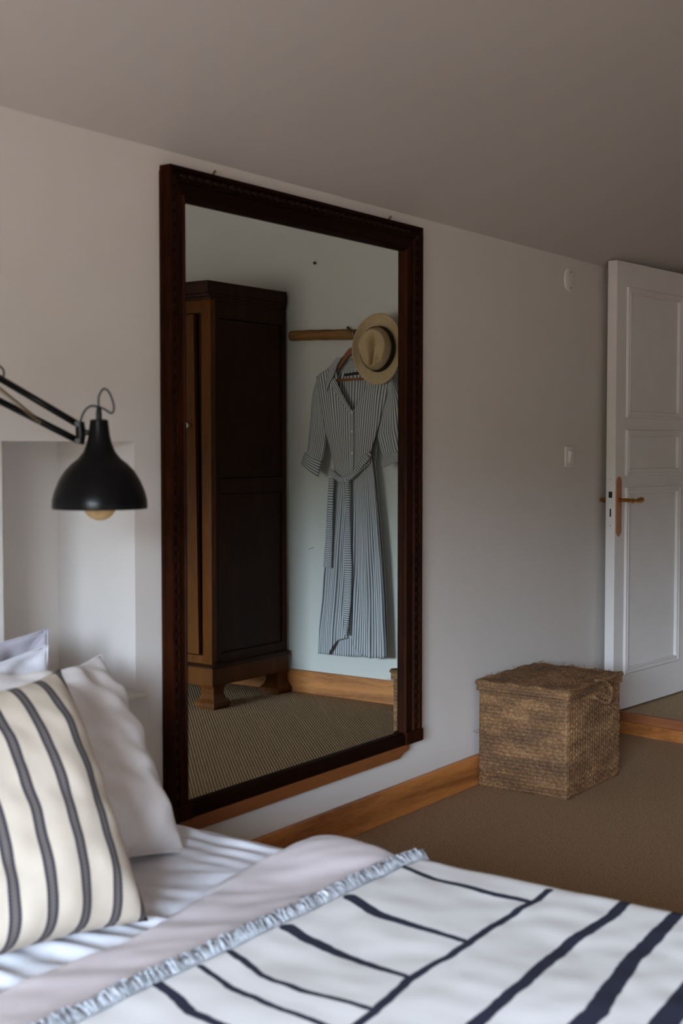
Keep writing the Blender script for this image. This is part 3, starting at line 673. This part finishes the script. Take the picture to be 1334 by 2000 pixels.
ds = thing('shirt_dress', (5.42, 1.13, .22), 'long grey and white striped shirt dress with tied belt on the hanger', 'dress')
def fold(y_, z_, k, amp): return amp * (math.sin(y_ * k + 2.2 * noise.noise(Vector((y_ * 6, z_ * 1.2, 1)))) + .6 * noise.noise(Vector((y_ * 24, z_ * 5, 4))))
def cloth_panel(name, left, right, x0, bulge_, nstripe, famp=.004, fk=70, nu=40, nv=50, ubase=0.0, edge=1.0):
    def g(u, v):
        l_ = pline(left, v); r_ = pline(right, v); y_ = lerp(l_[0], r_[0], u); z_ = lerp(l_[1], r_[1], u)
        s_ = math.sin(math.pi * min(max(u, 0), 1)) ** .7
        return (x0 - bulge_ * s_ * edge - fold(y_, z_, fk, famp) * s_, y_, z_)
    return MB().grid(g, nu, nv, lambda u, v: (ubase + u * nstripe, v))
outerL = [(0.907, 1.62), (0.933, 1.483), (0.964, 1.347), (0.993, 1.252), (1.015, 1.188), (1.018, 1.124)]
innerL = [(1.045, 1.695), (1.034, 1.596), (1.074, 1.513), (1.132, 1.444), (1.134, 1.278), (1.132, 1.106)]
outerR = [(1.358, 1.606), (1.311, 1.464), (1.266, 1.322), (1.245, 1.273), (1.23, 1.227), (1.233, 1.19)]
innerR = [(1.222, 1.69), (1.221, 1.578), (1.175, 1.504), (1.128, 1.444), (1.130, 1.278), (1.128, 1.10)]
def build_cloth(mb, name, m=None, thick=.0022):
    o = mb.build(name, m or M_dress, ds, smooth=True, fix=False)
    md = o.modifiers.new('thickness', 'SOLIDIFY'); md.thickness = thick; md.offset = 0
    return o
def bod(mb):
    for i, v in enumerate(mb.v):
        z_ = v[2]; hw = lerp(.115, .165, (z_ - 1.12) / .23) if z_ < 1.35 else lerp(.165, .215, (z_ - 1.35) / .27)
        mb.uv[i] = (14 * (v[1] - 1.130) / hw + .5, z_)
    return mb
build_cloth(bod(cloth_panel('bodice', outerL, innerL, 5.408, .012, 13)), 'bodice')
build_cloth(bod(cloth_panel('bodice', innerR, outerR, 5.406, .012, 13)), 'bodice')
build_cloth(cloth_panel('back', [(0.915, 1.63), (0.97, 1.34), (1.02, 1.12)], [(1.352, 1.62), (1.262, 1.32), (1.235, 1.12)], 5.436, .0, 26, nu=60), 'back')
build_cloth(cloth_panel('back_yoke', [(1.040, 1.700), (1.018, 1.640), (1.0, 1.60)], [(1.225, 1.700), (1.235, 1.645), (1.25, 1.60)], 5.432, .0, 12), 'back_yoke')
sLo = [(0.907, 1.62), (0.875, 1.536), (0.859, 1.381), (0.843, 1.257), (0.834, 1.240)]; sLi = [(0.925, 1.60), (0.952, 1.45), (0.966, 1.345), (0.945, 1.239), (0.934, 1.200)]
sRo = [(1.358, 1.606), (1.405, 1.499), (1.428, 1.376), (1.448, 1.277), (1.450, 1.258)]; sRi = [(1.340, 1.587), (1.291, 1.427), (1.267, 1.322), (1.290, 1.24), (1.309, 1.210)]
for l_, r_, nm in ((sLo, sLi, 'L'), (sRi, sRo, 'R')):
    build_cloth(cloth_panel('sleeve', l_, r_, 5.420, .022, 12, .007, 60), 'sleeve')
    build_cloth(cloth_panel('sleeve_back', l_, r_, 5.424, -.012, 12, .003, 60), 'sleeve_back')
def cross_panel(left, right, x0, bulge_, n, famp=.003):     # stripes run across
    mb = cloth_panel('c', left, right, x0, bulge_, 1, famp, 50, 20, 16); mb.uv = {i: (v[1] * n, v[0]) for i, v in mb.uv.items()}; return mb
build_cloth(cross_panel([(0.832, 1.244), (0.806, 1.188)], [(0.938, 1.202), (0.915, 1.118)], 5.412, .020, 6), 'cuff')
build_cloth(cross_panel([(1.306, 1.216), (1.312, 1.170)], [(1.452, 1.264), (1.458, 1.220)], 5.412, .020, 6), 'cuff')
# collar: two turned-down wings and the stand behind the neck
build_cloth(cloth_panel('collar', [(1.043, 1.709), (1.005, 1.67), (0.977, 1.597), (0.985, 1.545)], [(1.076, 1.713), (1.050, 1.678), (1.026, 1.621), (1.004, 1.590)], 5.390, .006, 6, .002), 'collar')
build_cloth(cloth_panel('collar', [(1.190, 1.713), (1.212, 1.678), (1.236, 1.630), (1.262, 1.610)], [(1.225, 1.709), (1.265, 1.67), (1.292, 1.615), (1.284, 1.595)], 5.390, .006, 6, .002), 'collar')
mb = cloth_panel('collar_stand', [(1.043, 1.700), (1.020, 1.640)], [(1.225, 1.700), (1.235, 1.645)], 5.428, -.004, 1); mb.uv = {i: (v[1] * 7, v[0]) for i, v in mb.uv.items()}
build_cloth(mb, 'collar_stand')
MB().box(5.4235, 5.426, 1.066, 1.160, 1.622, 1.636, .001, Matrix.Translation((0, 1.1, 1.63)) @ Matrix.Rotation(R(5), 4, 'X') @ Matrix.Translation((0, -1.1, -1.63))).build('neck_label', M_band, ds)
# lapels along the opening
build_cloth(cloth_panel('lapel', [(1.004, 1.592), (1.030, 1.545), (1.120, 1.440)], [(1.030, 1.610), (1.070, 1.540), (1.134, 1.446)], 5.392, .004, 3, .001), 'lapel')
# placket
build_cloth(cloth_panel('placket', [(1.124, 1.444), (1.126, 1.278), (1.124, 1.12)], [(1.142, 1.444), (1.144, 1.278), (1.140, 1.12)], 5.394, .002, 3, .002), 'placket')
for y_, z_ in ((1.136, 1.440), (1.136, 1.346), (1.137, 1.240)):
    Mb = Matrix.Translation((5.391, y_, z_)) @ Matrix.Rotation(R(-90), 4, 'Y')
    MB().lathe([(0, .003), (.005, .003), (.0065, .0015), (.006, 0)], Mb, 14).build('button', M_pearl, ds)
# skirt: wrapped panels with their own hems over an underlayer
skL = [(1.008, 1.137), (0.999, 1.086), (0.983, 0.944), (0.967, 0.789), (0.935, 0.502), (0.912, 0.344), (0.903, 0.221)]
skR = [(1.236, 1.227), (1.254, 1.127), (1.279, 0.927), (1.3, 0.728), (1.316, 0.502), (1.322, 0.377), (1.328, 0.24)]
def edge_y(pts, z_):
    for (a, za), (b_, zb) in zip(pts, pts[1:]):
        if z_ >= zb: 
            t = (z_ - za) / (zb - za); return lerp(a, b_, max(0, t))
    return pts[-1][0]
cen = [(1.128, 1.118), (1.133, 0.948), (1.127, 0.643), (1.108, 0.22)]
belt = [(1.005, 1.150), (1.024, 1.135), (1.068, 1.110), (1.117, 1.116), (1.154, 1.144), (1.197, 1.188), (1.236, 1.227)]
def beltz(y_):
    for (a, za), (b_, zb) in zip(belt, belt[1:]):
        if y_ <= b_: return lerp(za, zb, min(max((y_ - a) / (b_ - a), 0), 1))
    return belt[-1][1]
def skirt(lp, rp, hem, x0, n, ub, amp, nu=70, nv=70):
    def g(u, v):
        ztop = beltz(lerp(lp[0][0], rp[0][0], u)) ; zh = pline(hem, u)[1]
        z_ = lerp(ztop, zh, v); y_ = lerp(edge_y(lp, z_), edge_y(rp, z_), u)
        a = amp * (.25 + .75 * sst(0, .5, v))
        s_ = .35 + .65 * math.sin(math.pi * u)
        return (x0 - .014 * s_ * sst(-.1, .4, v) - a * (math.sin((y_ - 1.13) * 2 * math.pi / lerp(.05, .085, v) + 3 * noise.noise(Vector((u * 3, v * 1.5, ub)))) + .5 * noise.noise(Vector((u * 12, v * 5, ub + 3)))), y_, z_)
    return MB().grid(g, nu, nv, lambda u, v: (ub + u * n, v))
build_cloth(skirt(skL, skR, [(0, .226), (0, .222), (0, .232), (0, .240)], 5.436, 34, 0, .005), 'skirt_lining')
build_cloth(skirt(skL, cen, [(0, .221), (0, .224), (0, .226), (0, .300), (0, .312), (0, .322)], 5.420, 17, 0, .009), 'skirt_panel')
build_cloth(skirt(cen, skR, [(0, .318), (0, .270), (0, .236), (0, .232), (0, .236), (0, .242)], 5.414, 17, 17, .009), 'skirt_panel')
# belt sash with stripes across
def sash(path, halfw, x_, n, name, tw=0.0):
    P = catmull([(x_, y_, z_) for y_, z_ in path], 8); L_ = len(P) - 1
    def g(u, v):
        i = v * L_; k = min(int(i), L_ - 1); f = i - k; p = P[k].lerp(P[k + 1], f); t = (P[min(k + 1, L_)] - P[max(k - 1, 0)]).normalized()
        s_ = Vector((0, -t.z, t.y)); hw = halfw(v) if callable(halfw) else halfw
        an = (u - .5) * math.pi
        return p + s_ * math.sin(an) * hw + Vector((-.008 * math.cos(an) - .003 * noise.noise(Vector((u * 3, v * 9, tw))), 0, 0))
    return MB().grid(g, 10, 80, lambda u, v: (v * n, u))
build_cloth(sash(belt, .014, 5.388, 30, 'belt'), 'belt')
build_cloth(sash([(1.212, 1.203), (1.235, 1.232), (1.242, 1.240)], .012, 5.394, 7, 'belt_loop', 3), 'belt_loop')
tl = [(1.015, 1.118), (1.006, 0.944), (0.999, 0.789), (0.990, 0.668)]
build_cloth(sash(tl, lambda v: lerp(.014, .025, v), 5.386, 44, 'belt_tail', 1), 'belt_tail')
tl = [(1.111, 1.113), (1.115, 0.948), (1.115, 0.794), (1.117, 0.615), (1.112, 0.487), (1.102, 0.336)]
build_cloth(sash(tl, lambda v: lerp(.011, .022, sst(0, .6, v)) - .012 * sst(.75, 1, v), 5.385, 78, 'belt_tail', 2), 'belt_tail')

ht = thing('straw_hat', (5.40, 1.268, 1.742), 'straw fedora hat with black band hanging on the rail over the dress', 'hat')
# hat axes: crown points to -x, its front points down
HC = Vector((5.374, 1.304, 1.741)); ax = Vector((-1, 0.15, .03)).normalized(); fr_ = Vector((0, -.09, -1)).normalized(); sd = ax.cross(fr_).normalized()
A_, B_ = .172, .130           # brim half-axes (front-back, side)
ca, cb = .108, .088           # crown half-axes at the band
def hp(along, side, up): return HC + fr_ * along + sd * side + ax * up
b = MB(); n = 64
def brim(u, v):
    an = 2 * math.pi * u; k = lerp(1, 0, v)
    a = lerp(ca, A_, v); c = lerp(cb, B_, v)
    up = .008 * v + .022 * v * v * abs(math.sin(an)) ** 2 - .012 * v * v * max(0, math.cos(an))
    return hp(a * math.cos(an), c * math.sin(an), up)
b.grid(brim, n, 10); o = b.build('brim', M_hat, ht, smooth=True, fix=False, weld=True); md = o.modifiers.new('thickness', 'SOLIDIFY'); md.thickness = .004; md.offset = 0
b = MB()
def crown(u, v):
    an = 2 * math.pi * u; h = .088
    if v < .55:
        t = v / .55; s_ = 1 - .10 * t - .10 * t ** 4; al, si, up = ca * s_ * math.cos(an), cb * s_ * math.sin(an), h * (t ** 1.0) * .92
    else:
        t = (v - .55) / .45; s_ = .80 * math.cos(t * math.pi / 2); al, si, up = ca * s_ * math.cos(an), cb * s_ * math.sin(an), h * (.92 + .08 * math.sin(t * math.pi / 2))
    front = sst(-.02, .09, al)
    si *= 1 - .42 * front * sst(.1, .9, v)                       # pinched towards the front
    q = sst(.45, .75, v)
    groove = math.exp(-(abs(si) / lerp(.020, .008, sst(-.05, .06, al))) ** 1.3) * sst(-.085, -.03, al) * (1 - sst(.07, .098, al))
    up -= q * .040 * groove
    dimple = math.exp(-((abs(si) - .040) / .018) ** 2) * math.exp(-((al - .055) / .030) ** 2)
    up -= sst(.3, .7, v) * .018 * dimple
    return hp(al, si, up)
b.grid(crown, 72, 40); b.build('crown', M_hat, ht, smooth=True, fix=False, weld=True)
b = MB()
b.grid(lambda u, v: hp((ca + .0025) * (1 - .07 * v * .6) * math.cos(2 * math.pi * u), (cb + .0025) * (1 - .07 * v * .6) * math.sin(2 * math.pi * u) * (1 - .06 * v * sst(-.02, .09, ca * math.cos(2 * math.pi * u))), .004 + .036 * v), 64, 3)
b.build('band', M_band, ht, smooth=True, fix=False, weld=True)

struct(MB().box(XE - .001, XE + .002, -.018, .018, -.0012, .0012, 0, Matrix.Translation((0, .820, .750)) @ Matrix.Rotation(R(22), 4, 'X')).build('pencil_scratch', plain('pencil_mark', (.12, .12, .12, 1), .9)))  # thin dark bar drawing a pencil scratch on the end wall
nl = thing('wall_nail', (XE, .849, 2.20), 'small dark nail in the bare wall above the rail', 'nail')
MB().lathe([(0, .010), (.008, .010), (.008, .007), (.003, .006), (.003, -.006)], Matrix.Translation((XE, .849, 2.20)) @ Matrix.Rotation(R(-90), 4, 'Y'), 10).build('shank', M_dark, nl)

for o in (rl, hg, ds, ht, nl): o.location.y += .0

# ------------------------------------------------------------------ bed
BXR, BXL, BYH, BYF, ZB = 2.40, .80, 2.41, .40, .36
bd = thing('mattress', ((BXR + BXL) / 2, (BYH + BYF) / 2, .12), 'low mattress in a crumpled white fitted sheet under the pillows', 'mattress')
def bed_z(x_, y_):
    """creases of the sheet"""
    p = Vector((x_, y_, 0))
    z_ = .006 * noise.noise(Vector((x_ * 5, y_ * 5, 2)))
    z_ += .006 * noise.noise(Vector((x_ * 16 + y_ * 9, y_ * 3 - x_ * 4, 8)))
    e_ = sst(2.10, 2.36, x_) * sst(1.6, 2.0, y_)
    z_ += e_ * (.004 + .007 * max(0, noise.noise(Vector((x_ * 9, y_ * 3, 21))))) * math.sin((x_ + .08 * noise.noise(Vector((x_ * 2, y_ * 2, 5)))) * 2 * math.pi / .062)
    c = sst(1.60, 1.68, y_) * (1 - sst(1.86, 1.95, y_)) * (1 - sst(1.95, 2.05, x_))
    z_ += c * (.003 + .016 * max(0, noise.noise(Vector((x_ * 7, y_ * 6, 31))))) * (math.sin((x_ * 1.0 + y_ * .22 + .05 * noise.noise(Vector((x_ * 4, y_ * 4, 9)))) * 2 * math.pi / .075))
    return z_
def over_edge(s_, r, xe, ztop, drop):
    """position across the bed: flat, then round the edge, then down; s_ is distance along cloth from BXL"""
    flat = (xe - r) - BXL
    if s_ <= flat: return BXL + s_, ztop, 0.0
    a = (s_ - flat) / r
    if a < math.pi / 2: return xe - r + r * math.sin(a), ztop - r + r * math.cos(a), a / (math.pi / 2)
    d = s_ - flat - r * math.pi / 2
    return xe, ztop - r - d, 1.0
SW = (BXR - .045 - BXL) + .045 * math.pi / 2 + .16
def sheet(u, v):
    y_ = lerp(BYF, BYH, v); x_, z_, k = over_edge(u * SW, .045, BXR, ZB, 0)
    d = bed_z(x_, y_)
    return (x_ + d * k, y_, z_ + d * (1 - k))
MB().grid(sheet, 200, 220, None).build('fitted_sheet', M_sheet, bd, smooth=True, fix=False)
MB().box(BXL, BXR - .006, BYF, BYH, .125, ZB - .02, .03).build('core', M_sheet, bd)
bf = thing('low_bed', ((BXR + BXL) / 2, (BYH + BYF) / 2, 0), 'low upholstered bed platform under the white mattress', 'bed')
MB().box(BXL + .01, BXR - .02, BYF + .01, BYH - .01, .05, .122, .01).build('frame', M_bedbase, bf)
for x_ in (BXL + .1, BXR - .1):
    for y_ in (BYF + .1, BYH - .1): MB().box(x_ - .03, x_ + .03, y_ - .03, y_ + .03, 0, .052, .004).build('leg', M_redpine, bf)

# duvet folded down: a soft band across the bed, its end rolled over the edge
DY0, DY1 = 1.38, 1.80
def duvet(u, v):
    y_ = lerp(DY0, DY1 - .085 * (1 - sst(1.7, 2.35, BXL + u * 1.8)), v) + .012 * noise.noise(Vector((u * 6, v, 3))) * (1 if v > .5 else 0)
    r = .05; S = (BXR + .02 - r - BXL) + r * math.pi / 2 + .14
    x_, z_, k = over_edge(u * S, r, BXR + .022, ZB + .020, 0)
    thick = .020 * sst(0, .12, 1 - v) - .016
    puff = .030 * sst(2.10, 2.32, x_) * (1 - k) * math.sin(math.pi * min(1, max(0, (y_ - 1.50) / .30))) if y_ > 1.5 else 0
    wr = .007 * noise.noise(Vector((x_ * 6, y_ * 8, 2))) + .005 * noise.noise(Vector((x_ * 14 + y_ * 10, y_ * 12, 7)))
    d = thick + wr + max(0, puff)
    return (x_ + d * k, y_, z_ + d * (1 - k))
dv = MB().grid(duvet, 150, 60).build('duvet', M_duvet, smooth=True, fix=False)
tag(dv, 'pale lilac linen duvet folded in a band across the bed', 'duvet')
md = dv.modifiers.new('thickness', 'SOLIDIFY'); md.thickness = .012; md.offset = -1

# throw with brush-stroke print and fringe
S = []
def stroke(pts, w0, w1):
    n_ = len(pts) - 1
    for i in range(n_): S.append((pts[i], pts[i + 1], lerp(w0, w1, i / n_), lerp(w0, w1, (i + 1) / n_)))
stroke([(2.307, 1.47), (2.287, 1.379), (2.275, 1.262), (2.278, 1.166)], .009, .010)
stroke([(2.086, 1.45), (2.050, 1.36), (2.039, 1.284), (2.027, 1.155)], .0155, .0075)
stroke([(1.889, 1.45), (1.862, 1.343), (1.846, 1.266), (1.833, 1.150)], .0150, .0075)
stroke([(1.740, 1.46), (1.695, 1.355), (1.682, 1.263), (1.690, 1.140)], .0075, .0075)
stroke([(1.662, 1.46), (1.630, 1.37), (1.612, 1.28), (1.60, 1.13)], .007, .007)
stroke([(1.568, 1.48), (1.548, 1.418), (1.520, 1.36), (1.50, 1.13)], .011, .009)
stroke([(2.36, 1.16), (2.297, 1.154), (2.16, 1.158), (2.013, 1.150), (1.824, 1.149), (1.685, 1.126), (1.3, 1.11), (.9, 1.12)], .0085, .0085)
stroke([(2.38, 1.005), (2.282, .998), (2.144, 1.006), (1.974, .991), (1.79, .977), (1.4, .97), (.9, .98)], .012, .013)
stroke([(2.40, .902), (2.261, .895), (2.13, .884), (1.967, .859), (1.882, .845), (1.4, .83), (.9, .84)], .013, .021)
stroke([(2.40, .765), (2.054, .757), (1.95, .745), (1.4, .72), (.9, .73)], .019, .024)
stroke([(2.40, .60), (1.6, .61), (.9, .60)], .02, .02)
M_throw = throw_mat(S)
TY0, TY1 = .42, 1.475
th = thing('throw_blanket', (1.6, .95, ZB), 'white cotton throw with dark brush-stroke lines and grey fringe on the bed', 'blanket')
def throw(u, v):
    y_ = lerp(TY0, TY1, v); r = .055; SS = (BXR + .03 - r - BXL) + r * math.pi / 2 + .15
    s_ = u * SS; x_, z_, k = over_edge(s_, r, BXR + .024, ZB + .034, 0)
    d = .005 * noise.noise(Vector((x_ * 4, y_ * 4, 12))) + .0025 * noise.noise(Vector((x_ * 15, y_ * 13, 3))) + .004 * sst(1.38, 1.47, y_)
    return (x_ + d * k, y_, z_ + d * (1 - k))
o = MB().grid(throw, 160, 110, lambda u, v: (BXL + u * ((BXR + .03 - .055 - BXL) + .055 * math.pi / 2 + .15), lerp(TY0, TY1, v))).build('cloth', M_throw, th, smooth=True, fix=False)
md = o.modifiers.new('thickness', 'SOLIDIFY'); md.thickness = .006; md.offset = -1
b = MB(); rr = random.Random(3)
nt_ = 230
for k in range(nt_):
    u = (k + rr.random() * .6) / nt_; p = Vector(throw(min(u, .985), 1.0))
    for q in range(4):
        dy = rr.uniform(.025, .052); dx = rr.uniform(-.016, .016); hz = rr.uniform(.004, .016)
        side = sst(.88, .93, u)
        p0 = p + Vector((rr.uniform(-.004, .004), -.008, .003)); p1 = p0 + Vector((dx * .5, dy * .5, hz)); p2 = p0 + Vector((dx + .01 * side, dy, rr.uniform(-.006, .006)))
        b.tube([p0, p1, p2], [.0022, .0026, .0012], 4)
b.build('fringe', M_fringe, th, smooth=True)['kind'] = 'stuff'

# ------------------------------------------------------------------ pillows
def pillow(name, label, M, w_, h_, t_, mat, group, stripes=None, seed=0, wr=.008, sag=0.0, nu=64, nv=64, ear=.06, top_sag=0.0, bend=0.0):
    """M maps local (x across, y up the pillow, z out of its face) to the room; base edge at local y=0"""
    root = thing(name, M @ Vector((0, 0, 0)), label, 'cushion' if 'cushion' in name else 'pillow', group)
    def shape(u, v, s_):
        a, c = 2 * u - 1, 2 * v - 1
        pin = 1 - ear * (1 - abs(a) ** 2.0) * abs(c) ** 8 - (top_sag * (1 - abs(a) ** 1.4) * c ** 6 if c > 0 else 0); pin2 = 1 - ear * (1 - abs(c) ** 2.0) * abs(a) ** 8
        x_ = a * w_ / 2 * pin2; y_ = h_ / 2 + c * h_ / 2 * pin
        f = max(0, (1 - abs(a) ** 2.6)) ** .55 * max(0, (1 - abs(c) ** 2.6)) ** .55
        d = t_ / 2 * f * (1 + sag * (-c)) 
        edge_ = (1 - max(abs(a), abs(c)) ** 6)
        nz_ = wr * noise.noise(Vector((a * 1.6, c * 1.6, seed))) + wr * .7 * noise.noise(Vector((a * 4.5 + c * 2, c * 5, seed + 5)))
        rad = math.hypot(a, c); an = math.atan2(c, a)
        nz_ += wr * .5 * math.sin(an * 14 + 3 * noise.noise(Vector((a, c, seed)))) * sst(.55, 1.0, rad) 
        z_ = s_ * (d + nz_ * edge_ * (1 if s_ > 0 else .4)) + .012 * noise.noise(Vector((a * 1.3, c * 1.3, seed + 9))) * max(abs(a), abs(c)) ** 3
        z_ -= bend * max(0, y_ / h_) ** 2
        return M @ Vector((x_, y_, z_))
    uvf = (lambda u, v: (stripes[0] + u * stripes[1], v)) if stripes else None
    b = MB(); b.grid(lambda u, v: shape(u, v, 1), nu, nv, uvf); b.grid(lambda u, v: shape(1 - u, v, -1), nu, nv, (lambda u, v: (stripes[0] + (1 - u) * stripes[1], v)) if stripes else None)
    cov = b.build('cover', mat, root, smooth=True, fix=False, weld=True)
    # seam piping round the edge
    pts = []
    K = 40
    for i in range(K): pts.append(shape(i / K, 0, 1))
    for i in range(K): pts.append(shape(1, i / K, 1))
    for i in range(K): pts.append(shape(1 - i / K, 1, 1))
    for i in range(K): pts.append(shape(0, 1 - i / K, 1))
    if not stripes: MB().tube(pts, .0022, 6, closed=True).build('seam', mat, root, smooth=True)
    return root
def frame(origin, xdir, lean_deg, roll=0.0):
    """x along xdir on the bed, y up and leaning back by lean_deg, z out of the face"""
    x_ = Vector(xdir).normalized(); zup = Vector((0, 0, 1)); out = x_.cross(zup).normalized()       # horizontal, to the front
    y_ = (zup * math.cos(R(lean_deg)) - out * math.sin(R(lean_deg))).normalized(); z_ = x_.cross(y_)
    Mx = Matrix((x_, y_, z_)).transposed().to_4x4(); Mx.translation = Vector(origin)
    if roll: Mx = Mx @ Matrix.Rotation(R(roll), 4, 'Z')
    return Mx
G = 'pillows at the head of the bed'
pillow('bed_pillow', 'grey cotton pillow standing at the back against the niche', frame((1.835, 2.345, .375), (1, .03, 0), 3), .66, .465, .08, M_grey, G, seed=2, wr=.032, top_sag=.06)
pillow('bed_pillow', 'crisp white pillow between the grey pillow and the striped cushion', frame((1.762, 2.245, .375), (1, .02, 0), 6), .66, .445, .075, M_sheet, G, seed=5, wr=.030, top_sag=.12)
pillow('bed_pillow', 'plain oatmeal linen pillow at the bed edge behind the striped cushion', frame((1.905, 2.000, .392), (1, .05, 0), 30, -7), .62, .512, .195, M_linen, G, seed=11, wr=.024, ear=.07, top_sag=.24, bend=.05, sag=.22)
pillow('striped_cushion', 'cream cushion with dark woven stripes in front of the pillows', frame((1.548, 1.775, .372), (.966, -.16, 0), 28), .545, .53, .25, M_cushion, None, stripes=(.38, 7.3), seed=21, wr=.008, ear=.08, top_sag=.13, bend=.04)

# ------------------------------------------------------------------ black wall lamp
LP = Vector((1.9717, 2.0054, 0))
lm = thing('wall_lamp', (1.80, W, 1.15), 'black articulated lamp with a bell shade beside the niche', 'lamp')
ML = Matrix.Translation((LP.x, LP.y, 0))
zr = 1.142
prof_ = [(.098, zr), (.0985, zr + .004), (.0978, zr + .018), (.0935, zr + .035), (.084, zr + .058), (.072, zr + .078), (.058, zr + .093), (.044, zr + .104), (.033, zr + .118), (.026, zr + .135), (.0225, zr + .150), (.020, zr + .170), (.0185, zr + .184), (.010, zr + .186), (0, zr + .186)]
inner = [(.0955, zr), (.094, zr + .014), (.0895, zr + .035), (.081, zr + .057), (.069, zr + .076), (.055, zr + .091), (.030, zr + .10)]
MB().lathe(list(reversed(inner)) + prof_, ML, 56).build('shade', M_black, lm, smooth='auto', fix=False)
MB().lathe([(.006, zr + .184), (.006, zr + .200), (.0045, zr + .212), (0, zr + .212)], ML, 14).build('cord_grip', M_black, lm, smooth='auto')
mg, ng, bs = newmat('amber_bulb_glass'); ng.nodes.remove(bs); oo = ng.nodes['Material Output']
tr = N(ng, 'ShaderNodeBsdfTransparent'); tr.inputs[0].default_value = (.86, .70, .48, 1); gl = N(ng, 'ShaderNodeBsdfGlossy'); gl.inputs['Roughness'].default_value = .08; gl.inputs[0].default_value = (.9, .8, .6, 1)
df = N(ng, 'ShaderNodeBsdfDiffuse'); df.inputs[0].default_value = (.75, .52, .26, 1); m1 = N(ng, 'ShaderNodeMixShader'); m1.inputs[0].default_value = .35; m2 = N(ng, 'ShaderNodeMixShader'); m2.inputs[0].default_value = .12
ng.links.new(tr.outputs[0], m1.inputs[1]); ng.links.new(df.outputs[0], m1.inputs[2]); ng.links.new(m1.outputs[0], m2.inputs[1]); ng.links.new(gl.outputs[0], m2.inputs[2]); ng.links.new(m2.outputs[0], oo.inputs[0])
bz = zr - .025
bl = [(0, bz)] + [(.036 * math.sin(a), bz + .036 - .036 * math.cos(a)) for a in [R(k * 15) for k in range(1, 9)]] + [(.026, bz + .065), (.016, bz + .085), (.0135, bz + .10), (.0135, bz + .115)]
bulb = MB().lathe(bl, ML, 28).build('bulb', mg, lm, smooth=True); bulb['label'] = 'amber filament bulb'
MB().tube([Vector((LP.x + .012 * math.cos(k * 1.9), LP.y + .012 * math.sin(k * 1.9), bz + .018 + .05 * (k % 2))) for k in range(9)], .0008, 4).build('filament', M_brass, bulb)
D = Vector((-.576, .817, 0))
def at(h, z_, off=0.0): return Vector((LP.x, LP.y, z_)) + D * h + Vector((.817, .576, 0)) * off
a1 = (at(.046, 1.318), at(.215, 1.418)); a2 = (at(.046, 1.284), at(.215, 1.370))
mb = MB()
for a in (a1, a2):
    for off in (-.006, .006):
        o_ = Vector((.817, .576, 0)) * off; mb.tube([a[0] + o_, a[1] + o_], .0042, 6)
    MB().tube([a[0], a[1]], .0072, 8).build('arm', M_black, lm, smooth=True)
MB().tube([at(.040, 1.322), at(.038, 1.300), at(.040, 1.276)], [.009, .011, .009], 10).build('joint', M_black, lm, smooth='auto')
MB().tube([at(.043, 1.318, -.012), at(.043, 1.318, .012)], .006, 10).build('pivot', M_black, lm, smooth='auto')
MB().tube([at(.043, 1.282, -.012), at(.043, 1.282, .012)], .006, 10).build('pivot', M_black, lm, smooth='auto')
MB().tube([at(.036, 1.300), at(.020, 1.300)], .006, 10).build('shade_mount', M_black, lm, smooth='auto')
for off in (-.009, .009):
    Pa, Pb = at(.118, 1.318, off), at(.225, 1.405, off); pts = []
    for k in range(150):
        t = k / 149; c = Pa.lerp(Pb, t); an = t * 2 * math.pi * 22
        pts.append(c + Vector((.817, .576, 0)) * .0045 * math.cos(an) + Vector((0, 0, 1)) * .0045 * math.sin(an))
    MB().tube(pts, .0011, 4).build('spring', M_spring, lm, smooth=True)
# elbow, lower arms and wall bracket (left of the picture)
el = (at(.225, 1.424), at(.225, 1.366))
MB().tube([el[0], el[1]], [.010, .010], 10).build('joint', M_black, lm, smooth='auto')
for dz in (0, .04):
    MB().tube([at(.228, 1.372 + dz), Vector((1.79, W - .05, 1.16 + dz))], .0048, 8).build('arm', M_black, lm, smooth=True)
MB().box(1.765, 1.815, W - .065, W - .002, 1.13, 1.225, .006).build('wall_bracket', M_black, lm)
MB().tube(catmull([at(0, zr + .210), at(0, zr + .232), at(-.010, zr + .248), at(-.022, zr + .240), at(-.031, zr + .212), at(-.026, zr + .198), at(-.008, zr + .208), at(.015, zr + .213), at(.030, zr + .202), at(.040, zr + .178), at(.046, zr + .165)], 7), .0024, 8).build('cord', M_blackcord, lm, smooth=True)
MB().tube(catmull([at(.200, 1.408), at(.196, 1.425), at(.206, 1.438), at(.222, 1.440), at(.240, 1.430)], 6), .0024, 8).build('cord', M_blackcord, lm, smooth=True)
